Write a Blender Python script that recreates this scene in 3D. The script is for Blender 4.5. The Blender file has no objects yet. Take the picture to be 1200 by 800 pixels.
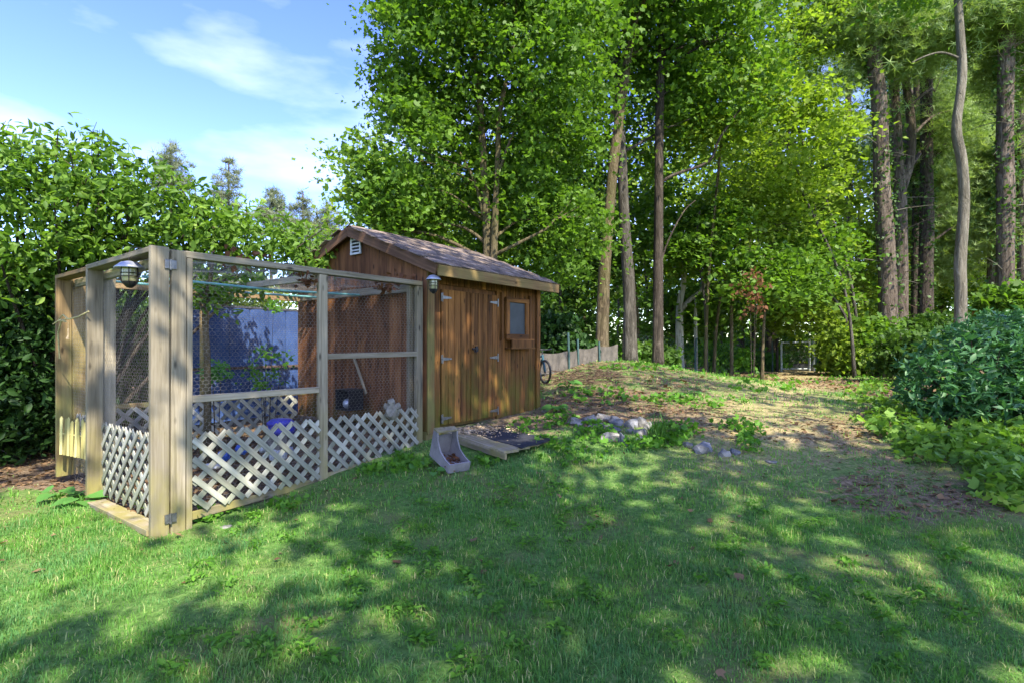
import bpy, math, random
import numpy as np
from mathutils import Vector, Matrix, Euler
random.seed(7)
rng = np.random.default_rng(7)
scene = bpy.context.scene
R = math.radians

# ------------------------------------------------------------------ camera, sky, sun, exposure
F = 632.0; HZ = 405.0; CZ = 1.31          # focal length in photograph pixels, horizon row, eye height
cam_d = bpy.data.cameras.new('camera'); cam = bpy.data.objects.new('camera', cam_d)
scene.collection.objects.link(cam); scene.camera = cam
cam.location = (0, 0, CZ); cam.rotation_euler = (R(90), 0, 0)
cam_d.sensor_width = 36; cam_d.lens = F / 1200 * 36; cam_d.shift_y = (HZ - 400) / 1200
cam_d.clip_start = .05; cam_d.clip_end = 3000

SUN_EL = R(50); SUN_AZ = math.atan2(.5, -.87)      # azimuth measured from +Y towards +X
sd = Vector((math.sin(SUN_AZ) * math.cos(SUN_EL), math.cos(SUN_AZ) * math.cos(SUN_EL), math.sin(SUN_EL)))
sl = bpy.data.lights.new('sun', 'SUN'); sl.energy = 2.05; sl.angle = R(.53); sl.color = (1, .93, .8)
so = bpy.data.objects.new('sun', sl); scene.collection.objects.link(so)
so.rotation_euler = sd.to_track_quat('Z', 'Y').to_euler()
world = bpy.data.worlds.new('World'); scene.world = world; world.use_nodes = True
nt = world.node_tree; nt.nodes.clear()
wo = nt.nodes.new('ShaderNodeOutputWorld'); bg = nt.nodes.new('ShaderNodeBackground')
sky = nt.nodes.new('ShaderNodeTexSky'); sky.sky_type = 'NISHITA'; sky.sun_disc = False
sky.sun_elevation = SUN_EL; sky.sun_rotation = SUN_AZ % (2 * math.pi); sky.air_density = 1.0; sky.dust_density = .6; sky.ozone_density = 2.5
tc = nt.nodes.new('ShaderNodeTexCoord'); mp = nt.nodes.new('ShaderNodeMapping')
mp.inputs['Scale'].default_value = (1.3, 2.2, 4.6); mp.inputs['Location'].default_value = (.10, .4, .75); mp.inputs['Rotation'].default_value = (0, .35, .3)
cn = nt.nodes.new('ShaderNodeTexNoise'); cn.inputs['Scale'].default_value = 1.7; cn.inputs['Detail'].default_value = 7; cn.inputs['Roughness'].default_value = .5
cr = nt.nodes.new('ShaderNodeMapRange'); cr.inputs[1].default_value = .48; cr.inputs[2].default_value = .86; cr.inputs[4].default_value = .8
mx = nt.nodes.new('ShaderNodeMixRGB'); mx.inputs[2].default_value = (2.1, 2.25, 2.7, 1)
L = nt.links.new
L(tc.outputs['Generated'], mp.inputs[0]); L(mp.outputs[0], cn.inputs[0]); L(cn.outputs['Fac'], cr.inputs[0])
L(cr.outputs[0], mx.inputs[0]); hs = nt.nodes.new('ShaderNodeHueSaturation'); hs.inputs['Saturation'].default_value = 1.26; hs.inputs['Value'].default_value = .6; hs.inputs['Hue'].default_value = .530
L(sky.outputs[0], hs.inputs['Color']); L(hs.outputs[0], mx.inputs[1]); L(mx.outputs[0], bg.inputs[0]); L(bg.outputs[0], wo.inputs[0])
bg.inputs[1].default_value = .15
scene.view_settings.view_transform = 'Standard'; scene.view_settings.look = 'None'
scene.view_settings.exposure = 2.78; scene.view_settings.gamma = 1
scene.render.engine = 'CYCLES'
scene.cycles.max_bounces = 6; scene.cycles.diffuse_bounces = 4; scene.cycles.transmission_bounces = 4; scene.cycles.transparent_max_bounces = 4
scene.cycles.sample_clamp_indirect = 6

# ------------------------------------------------------------------ where things stand
def ss(t): t = np.clip(t, 0, 1); return t * t * (3 - 2 * t)
def gz(x, y):
    x = np.asarray(x, float); y = np.asarray(y, float)
    A = .12 + .27 * ss((x + 3.5) / 2.3)
    z = -.03 + A * ss((y - 3.2) / 3.6) - .03 * np.clip(3.2 - y, 0, 3)
    z = z + .60 * np.exp(-((x - 2.1) / 2.9) ** 2 - ((y - 12.3) / 3.8) ** 2)
    z = z + .012 * np.sin(x * 2.3 + y * .7) * np.sin(y * 1.9 - x * .5) + .008 * np.sin(x * 5.1 - 1) * np.sin(y * 4.3)
    return z
def _s1(t):
    t = 0 if t < 0 else 1 if t > 1 else t
    return t * t * (3 - 2 * t)
def gzf(x, y):
    z = -.03 + (.12 + .27 * _s1((x + 3.5) / 2.3)) * _s1((y - 3.2) / 3.6) - .03 * min(max(3.2 - y, 0), 3)
    z += .60 * math.exp(-((x - 2.1) / 2.9) ** 2 - ((y - 12.3) / 3.8) ** 2)
    return z + .012 * math.sin(x * 2.3 + y * .7) * math.sin(y * 1.9 - x * .5) + .008 * math.sin(x * 5.1 - 1) * math.sin(y * 4.3)
def W(px, py, d): return Vector(((px - 600) / F * d, d, CZ - (py - HZ) / F * d))
def G(px, py):                                      # the ground point seen at a pixel of the photograph
    a = (px - 600) / F; b = (py - HZ) / F
    d = 1.5
    while d < 60:
        if CZ - b * d <= gzf(a * d, d): break
        d += .03 if d < 8 else .06
    return Vector((a * d, d, gzf(a * d, d)))

col = bpy.data.collections.new('backyard'); scene.collection.children.link(col)
# ------------------------------------------------------------------ materials
def ramp(n, fac, stops):
    r = n.nodes.new('ShaderNodeValToRGB'); n.links.new(fac, r.inputs[0]); e = r.color_ramp.elements
    while len(e) < len(stops): e.new(.5)
    for k, (p, c) in enumerate(stops): e[k].position = p; e[k].color = (*c, 1)
    return r.outputs[0]
def mat_base(name, rough=.8, spec=.3):
    m = bpy.data.materials.new(name); m.use_nodes = True; n = m.node_tree; b = n.nodes['Principled BSDF']
    b.inputs['Roughness'].default_value = rough; b.inputs['Specular IOR Level'].default_value = spec
    return m, n, b
def noise(n, vec, scale, detail=4, rough=.55, dist=0):
    t = n.nodes.new('ShaderNodeTexNoise'); t.inputs['Scale'].default_value = scale; t.inputs['Detail'].default_value = detail
    t.inputs['Roughness'].default_value = rough; t.inputs['Distortion'].default_value = dist
    if vec is not None: n.links.new(vec, t.inputs[0])
    return t.outputs['Fac']
def mapping(n, src, scale, loc=None):
    mpp = n.nodes.new('ShaderNodeMapping'); mpp.inputs['Scale'].default_value = scale; n.links.new(src, mpp.inputs[0])
    if loc is not None: n.links.new(loc, mpp.inputs[1])
    return mpp.outputs[0]
def mix(n, fac, a, b, mode='MIX'):
    x = n.nodes.new('ShaderNodeMixRGB'); x.blend_type = mode
    for s, i in ((fac, 0), (a, 1), (b, 2)):
        if hasattr(s, 'is_linked') or isinstance(s, bpy.types.NodeSocket): n.links.new(s, x.inputs[i])
        else: x.inputs[i].default_value = s if i == 0 else (*s, 1)
    return x.outputs[0]
def rng_map(n, v, a, b, c=0, d=1):
    r = n.nodes.new('ShaderNodeMapRange'); n.links.new(v, r.inputs[0])
    for k, q in zip((1, 2, 3, 4), (a, b, c, d)): r.inputs[k].default_value = q
    return r.outputs[0]
def bump(n, b, h, strength=.4, dist=.01):
    bp = n.nodes.new('ShaderNodeBump'); bp.inputs['Strength'].default_value = strength; bp.inputs['Distance'].default_value = dist
    n.links.new(h, bp.inputs['Height']); n.links.new(bp.outputs[0], b.inputs['Normal'])
def wood(name, dark, mid, light, moss=None, mossz=(.4, .9), grain=1.0, knots=True, rough=.8):
    """weathered timber: grain runs along each piece's own local Z; every piece gets its own tone"""
    m, n, b = mat_base(name, rough, .2)
    co = n.nodes.new('ShaderNodeTexCoord'); oi = n.nodes.new('ShaderNodeObjectInfo')
    off = n.nodes.new('ShaderNodeVectorMath'); off.operation = 'SCALE'; off.inputs[0].default_value = (31, 17, 43)
    n.links.new(oi.outputs['Random'], off.inputs['Scale'])
    v = mapping(n, co.outputs['Object'], (45 * grain, 45 * grain, 1.6), off.outputs[0])
    g = noise(n, v, 1, 5, .65, .6)
    v2 = mapping(n, co.outputs['Object'], (7, 7, 1.1), off.outputs[0])
    g2 = noise(n, v2, 1, 3, .5)
    f = n.nodes.new('ShaderNodeMath'); f.operation = 'MULTIPLY_ADD'; n.links.new(g, f.inputs[0]); f.inputs[1].default_value = .6
    f2 = n.nodes.new('ShaderNodeMath'); f2.operation = 'MULTIPLY'; n.links.new(g2, f2.inputs[0]); f2.inputs[1].default_value = .42; n.links.new(f2.outputs[0], f.inputs[2])
    c = ramp(n, f.outputs[0], [(.33, dark), (.5, mid), (.68, light)])
    if knots:
        vk = n.nodes.new('ShaderNodeTexVoronoi'); vk.inputs['Scale'].default_value = 1
        n.links.new(mapping(n, co.outputs['Object'], (13, 13, 4.5), off.outputs[0]), vk.inputs[0])
        kk = rng_map(n, vk.outputs['Distance'], .07, .2, .85, 0)
        c = mix(n, kk, c, tuple(.35 * q for q in dark))
    tone = rng_map(n, oi.outputs['Random'], 0, 1, .68, 1.3)
    tn = n.nodes.new('ShaderNodeCombineColor'); [n.links.new(tone, tn.inputs[k]) for k in range(3)]
    c = mix(n, 1.0, c, tn.outputs[0], 'MULTIPLY')
    if moss:
        ge = n.nodes.new('ShaderNodeNewGeometry'); sp = n.nodes.new('ShaderNodeSeparateXYZ'); n.links.new(ge.outputs['Position'], sp.inputs[0])
        mz = rng_map(n, sp.outputs[2], mossz[0], mossz[1], .95, 0)
        mn = rng_map(n, noise(n, mapping(n, ge.outputs['Position'], (3.5, 3.5, 1.6)), 1.6, 4), .36, .62, .0, 1.0)
        mm = n.nodes.new('ShaderNodeMath'); mm.operation = 'MULTIPLY'; n.links.new(mz, mm.inputs[0]); n.links.new(mn, mm.inputs[1])
        c = mix(n, mm.outputs[0], c, moss)
    n.links.new(c, b.inputs['Base Color']); bump(n, b, g, .5, .004)
    return m
def simple(name, c1, c2=None, scale=8, rough=.7, metal=0, spec=.3, bmp=.3, bd=.01, coord='Object', mid=None):
    m, n, b = mat_base(name, rough, spec); b.inputs['Metallic'].default_value = metal
    co = n.nodes.new('ShaderNodeTexCoord'); f = noise(n, co.outputs[coord], scale, 6, .6)
    c2 = c2 or tuple(q * .6 for q in c1)
    n.links.new(ramp(n, f, [(.35, c2), (.62, c1)]), b.inputs['Base Color']); bump(n, b, f, bmp, bd)
    return m
def leafmat(name, ca, cb, tr=.45, cc=None, rough=.5, spec=.2, patch=1.3):
    """leaf: own colour varies leaf by leaf; light also comes through it"""
    m = bpy.data.materials.new(name); m.use_nodes = True; n = m.node_tree; b = n.nodes['Principled BSDF']
    b.inputs['Roughness'].default_value = rough; b.inputs['Specular IOR Level'].default_value = spec
    at = n.nodes.new('ShaderNodeAttribute'); at.attribute_name = 'v'
    ge = n.nodes.new('ShaderNodeNewGeometry')
    pn = noise(n, ge.outputs['Position'], patch, 3)
    s = n.nodes.new('ShaderNodeMath'); s.operation = 'MULTIPLY_ADD'; n.links.new(at.outputs['Fac'], s.inputs[0]); s.inputs[1].default_value = .55
    s2 = n.nodes.new('ShaderNodeMath'); s2.operation = 'MULTIPLY'; n.links.new(pn, s2.inputs[0]); s2.inputs[1].default_value = .5; n.links.new(s2.outputs[0], s.inputs[2])
    st = [(.15, ca), (.8, cb)] + ([(.97, cc)] if cc else [])
    c = ramp(n, s.outputs[0], st); n.links.new(c, b.inputs['Base Color'])
    t = n.nodes.new('ShaderNodeBsdfTranslucent')
    tcx = mix(n, 1.0, c, (1.35, 1.45, .6), 'MULTIPLY'); n.links.new(tcx, t.inputs[0])
    ms = n.nodes.new('ShaderNodeMixShader'); ms.inputs[0].default_value = tr
    n.links.new(b.outputs[0], ms.inputs[1]); n.links.new(t.outputs[0], ms.inputs[2]); n.links.new(ms.outputs[0], n.nodes['Material Output'].inputs[0])
    return m
M = {}
M['pen'] = wood('weathered_grey_timber', (.085, .07, .046), (.225, .19, .128), (.34, .295, .215), (.22, .19, .06), (.1, .9))
M['penold'] = wood('mossy_brown_timber', (.07, .048, .022), (.18, .12, .055), (.27, .20, .10), (.22, .22, .06), (.2, 1.8))
M['lattice'] = wood('lattice_slat_timber', (.13, .125, .09), (.28, .27, .21), (.39, .38, .31), (.17, .19, .10), (.0, .6), knots=False)
M['cedar'] = wood('stained_cedar_boards', (.024, .011, .004), (.125, .052, .014), (.31, .135, .036), (.085, .085, .010), (.35, 1.35), grain=.8)
M['cedarwall'] = wood('stained_plywood_siding', (.035, .016, .008), (.14, .06, .025), (.27, .125, .05), (.09, .085, .015), (.3, .8), grain=.5)
M['fascia'] = wood('weathered_fascia_board', (.06, .035, .013), (.18, .105, .042), (.28, .185, .08), (.15, .135, .04), (1.2, 2.9))
M['rake'] = wood('brown_rake_board', (.05, .026, .015), (.115, .062, .034), (.18, .10, .058), knots=False)
M['picket'] = wood('split_picket_timber', (.2, .17, .05), (.38, .33, .12), (.5, .45, .2), knots=False)
M['shingle'] = None
M['metal'] = simple('galvanised_metal', (.22, .21, .2), (.12, .12, .12), 30, .4, .8)
M['gate'] = simple('galvanised_gate_tube', (.55, .58, .56), (.25, .3, .28), 20, .5, .4)
M['wire'] = simple('galvanised_wire', (.27, .26, .24), (.14, .13, .12), 12, .55, .3)
M['black'] = simple('black_plastic', (.02, .02, .022), (.012, .012, .012), 20, .5)
M['iron'] = simple('rusty_dark_iron', (.05, .04, .035), (.02, .018, .016), 40, .6, .4)
M['lamp'] = simple('grey_lantern_metal', (.42, .44, .5), (.28, .3, .34), 15, .4, .5)
M['lampglass'] = simple('amber_lantern_glass', (.42, .40, .22), (.25, .24, .13), 9, .15, 0, .6)
M['panel'] = simple('faded_blue_panel', (.04, .08, .21), (.026, .052, .145), 3, .6, bmp=.2)
M['tarpgrey'] = simple('dull_panel_post', (.12, .08, .06), None, 9)
M['blue'] = simple('purple_blue_plastic', (.06, .06, .35), (.035, .035, .22), 6, .35)
M['skyblue'] = simple('bright_blue_plastic', (.05, .13, .5), (.03, .08, .34), 6, .35)
M['white'] = simple('white_paint', (.55, .56, .54), (.4, .42, .41), 12, .6)
M['glass'] = simple('dusty_window_glass', (.04, .047, .052), (.022, .026, .03), 4, .4, 0, .25, bmp=.03)
M['red'] = simple('red_plastic', (.42, .07, .04), None, 9, .5)
M['stone'] = simple('pale_grey_fieldstone', (.25, .235, .20), (.08, .075, .065), 9, .9, bmp=.8, bd=.02)
M['stoneblue'] = simple('blue_grey_fieldstone', (.19, .19, .19), (.07, .072, .07), 8, .9, bmp=.8, bd=.02)
M['concrete'] = simple('lichened_concrete', (.2, .185, .145), (.11, .10, .08), 20, .9, bmp=.6)
M['trough'] = simple('scuffed_grey_plastic', (.24, .22, .215), (.14, .13, .125), 7, .7)
M['mat'] = simple('black_rubber_mat', (.03, .032, .04), (.014, .015, .018), 60, .85, bmp=.8, bd=.01)
M['shaving'] = simple('wood_shaving', (.5, .38, .22), (.36, .25, .14), 30, .9)
M['rope'] = simple('yellowed_rope', (.42, .36, .17), None, 60, .9)
M['teal'] = simple('teal_pole', (.16, .36, .33), (.1, .24, .22), 9, .5)
M['teal2'] = simple('dark_teal_paint', (.02, .10, .13), None, 9, .4)
M['silt'] = simple('tan_silt_fabric', (.12, .105, .085), (.07, .062, .05), 7, .95, bmp=.5, bd=.02)
M['green_post'] = simple('dark_green_fence_post', (.05, .10, .09), None, 12, .6)
M['bark'] = None
def barkmat(name, a, b_, c, sc=1.0, moss=None):
    m, n, b = mat_base(name, .95, .1)
    co = n.nodes.new('ShaderNodeTexCoord')
    v = mapping(n, co.outputs['Object'], (14 * sc, 14 * sc, 2.6 * sc)); f = noise(n, v, 1, 7, .7, 1.0)
    f2 = noise(n, co.outputs['Object'], 1.1, 4)
    cc = ramp(n, f, [(.34, a), (.5, b_), (.66, c)])
    cc = mix(n, rng_map(n, f2, .42, .65, 0, .6), cc, moss or tuple(q * .55 for q in b_))
    n.links.new(cc, b.inputs['Base Color']); bump(n, b, f, 1.0, .08)
    return m
M['bark_grey'] = barkmat('grey_maple_bark', (.03, .027, .021), (.09, .08, .064), (.16, .145, .12))
M['bark_tan'] = barkmat('tan_mossy_bark', (.045, .034, .02), (.12, .092, .055), (.2, .16, .10), moss=(.09, .09, .03))
M['bark_dark'] = barkmat('dark_bark', (.022, .018, .014), (.07, .056, .043), (.13, .105, .082))
M['bark_pine'] = barkmat('furrowed_pine_bark', (.032, .025, .019), (.125, .097, .074), (.23, .19, .15), .8)
M['bark_pale'] = barkmat('smooth_pale_bark', (.08, .072, .055), (.18, .16, .12), (.26, .24, .19), .9)
M['bark_white'] = barkmat('white_peeling_bark', (.12, .10, .07), (.46, .43, .36), (.6, .58, .52), .8)
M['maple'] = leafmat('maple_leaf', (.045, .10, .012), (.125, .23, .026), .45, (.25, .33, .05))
M['maple_lit'] = leafmat('sunlit_maple_leaf', (.085, .145, .018), (.22, .31, .035), .5, (.42, .46, .09))  # maple leaf again, with sunlight on the foliage put into its colour
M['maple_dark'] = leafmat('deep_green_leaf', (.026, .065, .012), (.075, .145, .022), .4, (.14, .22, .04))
M['shrub'] = leafmat('glossy_shrub_leaf', (.045, .10, .014), (.14, .25, .03), .45, (.33, .42, .08), .5, .25)
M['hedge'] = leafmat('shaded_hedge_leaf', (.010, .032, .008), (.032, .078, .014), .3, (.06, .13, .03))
M['bush'] = leafmat('blue_green_bush_leaf', (.022, .08, .028), (.07, .18, .055), .3, (.15, .28, .09), .45, .3)
M['pine'] = leafmat('pine_needles', (.10, .16, .05), (.25, .34, .11), .4, (.42, .5, .2))
M['farpine'] = leafmat('hazed_pine_needles', (.13, .16, .10), (.22, .25, .16), .35, (.3, .32, .2))  # needles paled to put the haze of distance into their colour
M['lime'] = leafmat('lime_ground_leaf', (.06, .15, .02), (.17, .30, .035), .4, (.36, .42, .06))
M['weed'] = leafmat('weed_leaf', (.05, .15, .014), (.13, .29, .03), .45, (.24, .40, .06))
M['bigleaf'] = leafmat('broad_dock_leaf', (.05, .16, .03), (.12, .28, .06), .4, (.2, .38, .12))
M['ivy'] = leafmat('ivy_leaf', (.025, .06, .012), (.07, .14, .025), .3, (.17, .24, .07))
M['deadleaf'] = leafmat('dry_leaf', (.07, .038, .018), (.23, .145, .075), .2, (.5, .39, .25), .8, .1, 3)
M['rustleaf'] = leafmat('rusty_dead_leaf', (.07, .03, .016), (.16, .075, .038), .3, None, .8, .1)
M['grass'] = leafmat('lawn_grass_blade', (.062, .18, .03), (.20, .39, .055), .4, (.50, .46, .2), .6, .2, 1.6)
_g = M['grass'].node_tree; _ge = _g.nodes.new('ShaderNodeNewGeometry'); _pb = _g.nodes['Principled BSDF']; _src = _pb.inputs['Base Color'].links[0].from_socket
_nf = rng_map(_g, noise(_g, _ge.outputs['Position'], 2.3, 4, .6), .44, .62, 0, .7); _mc = mix(_g, _nf, _src, (.085, .21, .075)); _nf2 = rng_map(_g, noise(_g, _ge.outputs['Position'], 1.1, 5, .65), .55, .72, 0, .6); _mc = mix(_g, _nf2, _mc, (.34, .36, .10)); _g.links.new(_mc, _pb.inputs['Base Color'])
M['iris'] = leafmat('iris_blade', (.05, .13, .02), (.14, .22, .04), .3, (.28, .16, .06))
M['dogtwig'] = simple('brown_twig', (.10, .065, .04), None, 20, .9)

# shingle material: per piece tone, grit, streaks
m, n, b = mat_base('weathered_roof_shingle', .95, .1)
co = n.nodes.new('ShaderNodeTexCoord'); oi = n.nodes.new('ShaderNodeObjectInfo'); ge = n.nodes.new('ShaderNodeNewGeometry')
f = noise(n, ge.outputs['Position'], 5, 6, .7); f2 = noise(n, ge.outputs['Position'], 70, 3, .7)
c = ramp(n, f, [(.33, (.045, .033, .026)), (.5, (.12, .088, .066)), (.66, (.25, .195, .15))])
tone = rng_map(n, oi.outputs['Random'], 0, 1, .55, 1.35)
tn = n.nodes.new('ShaderNodeCombineColor'); [n.links.new(tone, tn.inputs[k]) for k in range(3)]
c = mix(n, 1.0, c, tn.outputs[0], 'MULTIPLY'); c = mix(n, rng_map(n, f2, .45, .7, 0, .5), c, (.3, .26, .22))
n.links.new(c, b.inputs['Base Color']); bump(n, b, f2, .8, .01); M['shingle'] = m

# ------------------------------------------------------------------ mesh helpers
class MB:
    def __init__(s): s.v = []; s.f = []
    def add(s, vs, fs):
        k = len(s.v); s.v += [tuple(p) for p in vs]; s.f += [tuple(i + k for i in q) for q in fs]; return s
    def box(s, x0, x1, y0, y1, z0, z1):
        return s.add([(x, y, z) for z in (z0, z1) for y in (y0, y1) for x in (x0, x1)],
                     [(0, 2, 3, 1), (4, 5, 7, 6), (0, 1, 5, 4), (2, 6, 7, 3), (0, 4, 6, 2), (1, 3, 7, 5)])
    def tube(s, pts, rads, sides=8, cap=True, jitter=0):
        pts = [Vector(p) for p in pts]; k0 = len(s.v); n_ = len(pts)
        if not hasattr(rads, '__len__'): rads = [rads] * n_
        ref = None
        for i, p in enumerate(pts):
            t = (pts[min(i + 1, n_ - 1)] - pts[max(i - 1, 0)]).normalized()
            if ref is None: ref = t.orthogonal().normalized()
            ref = (ref - t * ref.dot(t)).normalized(); bb = t.cross(ref)
            for q in range(sides):
                a = 2 * math.pi * q / sides; rr = rads[i] * (1 + jitter * math.sin(q * 2.4 + i * .7))
                s.v.append(tuple(p + ref * (math.cos(a) * rr) + bb * (math.sin(a) * rr)))
        for i in range(n_ - 1):
            for q in range(sides):
                a = k0 + i * sides + q; b_ = k0 + i * sides + (q + 1) % sides
                s.f.append((a, b_, b_ + sides, a + sides))
        if cap:
            s.f.append(tuple(k0 + q for q in range(sides))[::-1]); s.f.append(tuple(k0 + (n_ - 1) * sides + q for q in range(sides)))
        return s
    def lathe(s, prof, sides=20, c=(0, 0, 0)):
        k0 = len(s.v)
        for r, z in prof:
            for q in range(sides):
                a = 2 * math.pi * q / sides; s.v.append((c[0] + r * math.cos(a), c[1] + r * math.sin(a), c[2] + z))
        for i in range(len(prof) - 1):
            for q in range(sides):
                a = k0 + i * sides + q; b_ = k0 + i * sides + (q + 1) % sides
                s.f.append((a, b_, b_ + sides, a + sides))
        return s
    def mesh(s, name):
        me = bpy.data.meshes.new(name); me.from_pydata(s.v, [], s.f); me.update(); return me
def link(name, me, mat, parent=None, M4=None, smooth=False):
    o = bpy.data.objects.new(name, me); col.objects.link(o)
    if mat is not None and not me.materials: me.materials.append(mat)
    if smooth: me.polygons.foreach_set('use_smooth', [True] * len(me.polygons))
    if parent is not None: o.parent = parent
    if M4 is not None: o.matrix_local = M4
    return o
def thing(name, label, cat, loc=(0, 0, 0), rz=0, group=None):
    o = bpy.data.objects.new(name, None); col.objects.link(o); o.empty_display_size = .2
    o.location = loc; o.rotation_euler = (0, 0, rz); o['label'] = label; o['category'] = cat
    if group: o['group'] = group
    return o
def tag(o, label=None, cat=None, group=None, kind=None):
    for k, v in (('label', label), ('category', cat), ('group', group), ('kind', kind)):
        if v: o[k] = v
    return o
_pr = {}
def prism(w, d, l, ch=.003):
    """a board: chamfered section w x d, length l along local Z, centred"""
    key = (round(w, 3), round(d, 3), round(l, 3))
    if key not in _pr:
        w2, d2 = w / 2, d / 2; c_ = min(ch, w2 * .4, d2 * .4)
        sec = [(-w2 + c_, -d2), (w2 - c_, -d2), (w2, -d2 + c_), (w2, d2 - c_), (w2 - c_, d2), (-w2 + c_, d2), (-w2, d2 - c_), (-w2, -d2 + c_)]
        mb = MB(); mb.add([(x, y, z) for z in (-l / 2, l / 2) for x, y in sec],
                          [tuple(range(8))[::-1], tuple(range(8, 16))] + [(i, (i + 1) % 8, (i + 1) % 8 + 8, i + 8) for i in range(8)])
        _pr[key] = mb.mesh('board')
    return _pr[key]
def beam(name, p0, p1, w, d, mat, parent, face=(0, -1, 0), jit=0):
    """board from p0 to p1; w across, d through; `face` is the direction its broad side looks"""
    p0, p1 = Vector(p0), Vector(p1); z = (p1 - p0); l = z.length; z.normalize()
    y = -Vector(face); y = (y - z * y.dot(z)).normalized(); x = y.cross(z)
    M4 = Matrix((x, y, z)).transposed().to_4x4(); M4.translation = (p0 + p1) / 2
    if jit: M4 = M4 @ Euler((random.gauss(0, jit), random.gauss(0, jit), random.gauss(0, jit * .6))).to_matrix().to_4x4()
    me = prism(w, d, l)
    if me.materials and me.materials[0] != mat:
        k = 'board_' + mat.name + me.name; me2 = _pr.get(k)
        if me2 is None: me2 = me.copy(); me2.materials.clear(); _pr[k] = me2
        me = me2
    return link(name, me, mat, parent, M4)

T_MAPLE = (np.array([(0, 0, 0), (-.42, .12, .03), (-.5, .55, .0), (-.17, .52, -.02), (0, 1, -.10), (.17, .52, -.02), (.5, .55, 0), (.42, .12, .03)], float),
           [(0, 1, 2), (0, 2, 3), (0, 3, 4, 5), (0, 5, 6), (0, 6, 7)])
T_TRI = (np.array([(0, 0, 0), (-.40, .42, .04), (0, 1, -.08), (.40, .42, .04)], float), [(0, 2, 1), (0, 3, 2)])
T_OVAL = (np.array([(0, 0, 0), (-.19, .25, .05), (-.23, .55, .06), (-.1, .85, .0), (0, 1, -.12), (.1, .85, .0), (.23, .55, .06), (.19, .25, .05), (0, .5, -.02)], float),
          [(0, 8, 2, 1), (8, 4, 3, 2), (0, 7, 6, 8), (8, 6, 5, 4)])
T_LANCE = (np.array([(0, 0, 0), (-.19, .45, .03), (0, 1, -.14), (.19, .45, .03), (0, .45, -.02)], float), [(0, 4, 1), (4, 2, 1), (0, 3, 4), (4, 3, 2)])
T_HEART = (np.array([(0, .08, 0), (-.3, 0, .05), (-.45, .3, .07), (-.3, .68, .03), (0, 1, -.1), (.3, .68, .03), (.45, .3, .07), (.3, 0, .05), (0, .5, -.03)], float),
           [(0, 8, 2, 1), (8, 4, 3, 2), (0, 7, 6, 8), (8, 6, 5, 4)])
def _tuft():
    v = []; f = []
    for k in range(7):
        a = k * 2 * math.pi / 7; e = .5 + .25 * math.sin(k * 3.1); d = np.array((math.cos(a) * math.cos(e), math.sin(a) * math.cos(e), math.sin(e)))
        s = np.array((-math.sin(a), math.cos(a), 0)) * .045; i = len(v); v += [-s, s, d]; f.append((i, i + 1, i + 2))
    return np.array(v), f
T_TUFT = _tuft()
def npmesh(name, V, faces_t, N, tmpl_n, var):
    """N copies of one template's faces over consecutive vertex blocks"""
    me = bpy.data.meshes.new(name); nv = len(V)
    me.vertices.add(nv); me.vertices.foreach_set('co', V.astype(np.float32).ravel())
    flat = np.concatenate([np.array(f) for f in faces_t]); lens = np.array([len(f) for f in faces_t])
    loops = (np.arange(N)[:, None] * tmpl_n + flat[None, :]).ravel(); L_ = np.tile(lens, N)
    me.loops.add(len(loops)); me.loops.foreach_set('vertex_index', loops.astype(np.int32))
    me.polygons.add(len(L_)); st = np.zeros(len(L_), np.int32); st[1:] = np.cumsum(L_)[:-1]
    me.polygons.foreach_set('loop_start', st); me.polygons.foreach_set('loop_total', L_.astype(np.int32))
    me.update(calc_edges=True)
    a = me.attributes.new('v', 'FLOAT', 'POINT'); a.data.foreach_set('value', np.repeat(var, tmpl_n).astype(np.float32))
    return me
def norm(a): return a / np.maximum(np.linalg.norm(a, axis=1, keepdims=True), 1e-9)
def cvar(n_, per, r, w=.5): return np.clip((1 - w) * r.random(n_ * per) + w * np.repeat(r.random(n_), per) * 1.25, 0, 1.2)
def leaves(name, C, size, mat, parent=None, tmpl=T_MAPLE, up=1.0, droop=.3, dirs=None, r=None, var=None, kind=None, origin=(0, 0, 0)):
    r = r or rng; N = len(C); C = np.asarray(C) - np.array(origin)
    nrm = norm(r.normal(size=(N, 3)) + np.array((0, 0, up)))
    d = r.normal(size=(N, 3)) if dirs is None else dirs + r.normal(size=(N, 3)) * .25
    d[:, 2] -= droop
    d = norm(d - nrm * (d * nrm).sum(1, keepdims=True)); x = np.cross(d, nrm)
    size = size * np.clip(r.normal(1, .3, N), .4, 1.7)
    t, f = tmpl
    V = C[:, None, :] + size[:, None, None] * (t[None, :, 0, None] * x[:, None] + t[None, :, 1, None] * d[:, None] + t[None, :, 2, None] * nrm[:, None])
    me = npmesh(name, V.reshape(-1, 3), f, N, len(t), r.random(N) if var is None else var)
    o = link(name, me, mat, parent)
    if kind: o['kind'] = kind
    return o
def clusters(ells, n, r, shell=.35, gap=0.0):
    """cluster centres spread through a set of ellipsoids (centre, radii), denser towards the outside"""
    vol = np.array([np.prod(e[1]) ** .75 for e in ells]); k = r.choice(len(ells), n, p=vol / vol.sum())
    d = norm(r.normal(size=(n, 3))); rad = 1 - (1 - shell) * r.random(n) ** 1.6
    c = np.array([ells[i][0] for i in k]); s = np.array([ells[i][1] for i in k])
    P = c + d * s * rad[:, None]
    if gap:
        f = np.sin(P[:, 0] * 1.7 + P[:, 2] * 1.1) * np.sin(P[:, 1] * 1.3 - P[:, 2] * 1.9 + 1) + .4 * np.sin(P[:, 0] * 4 + P[:, 2] * 5)
        P = P[f > -1 + gap]
    return P
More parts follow.
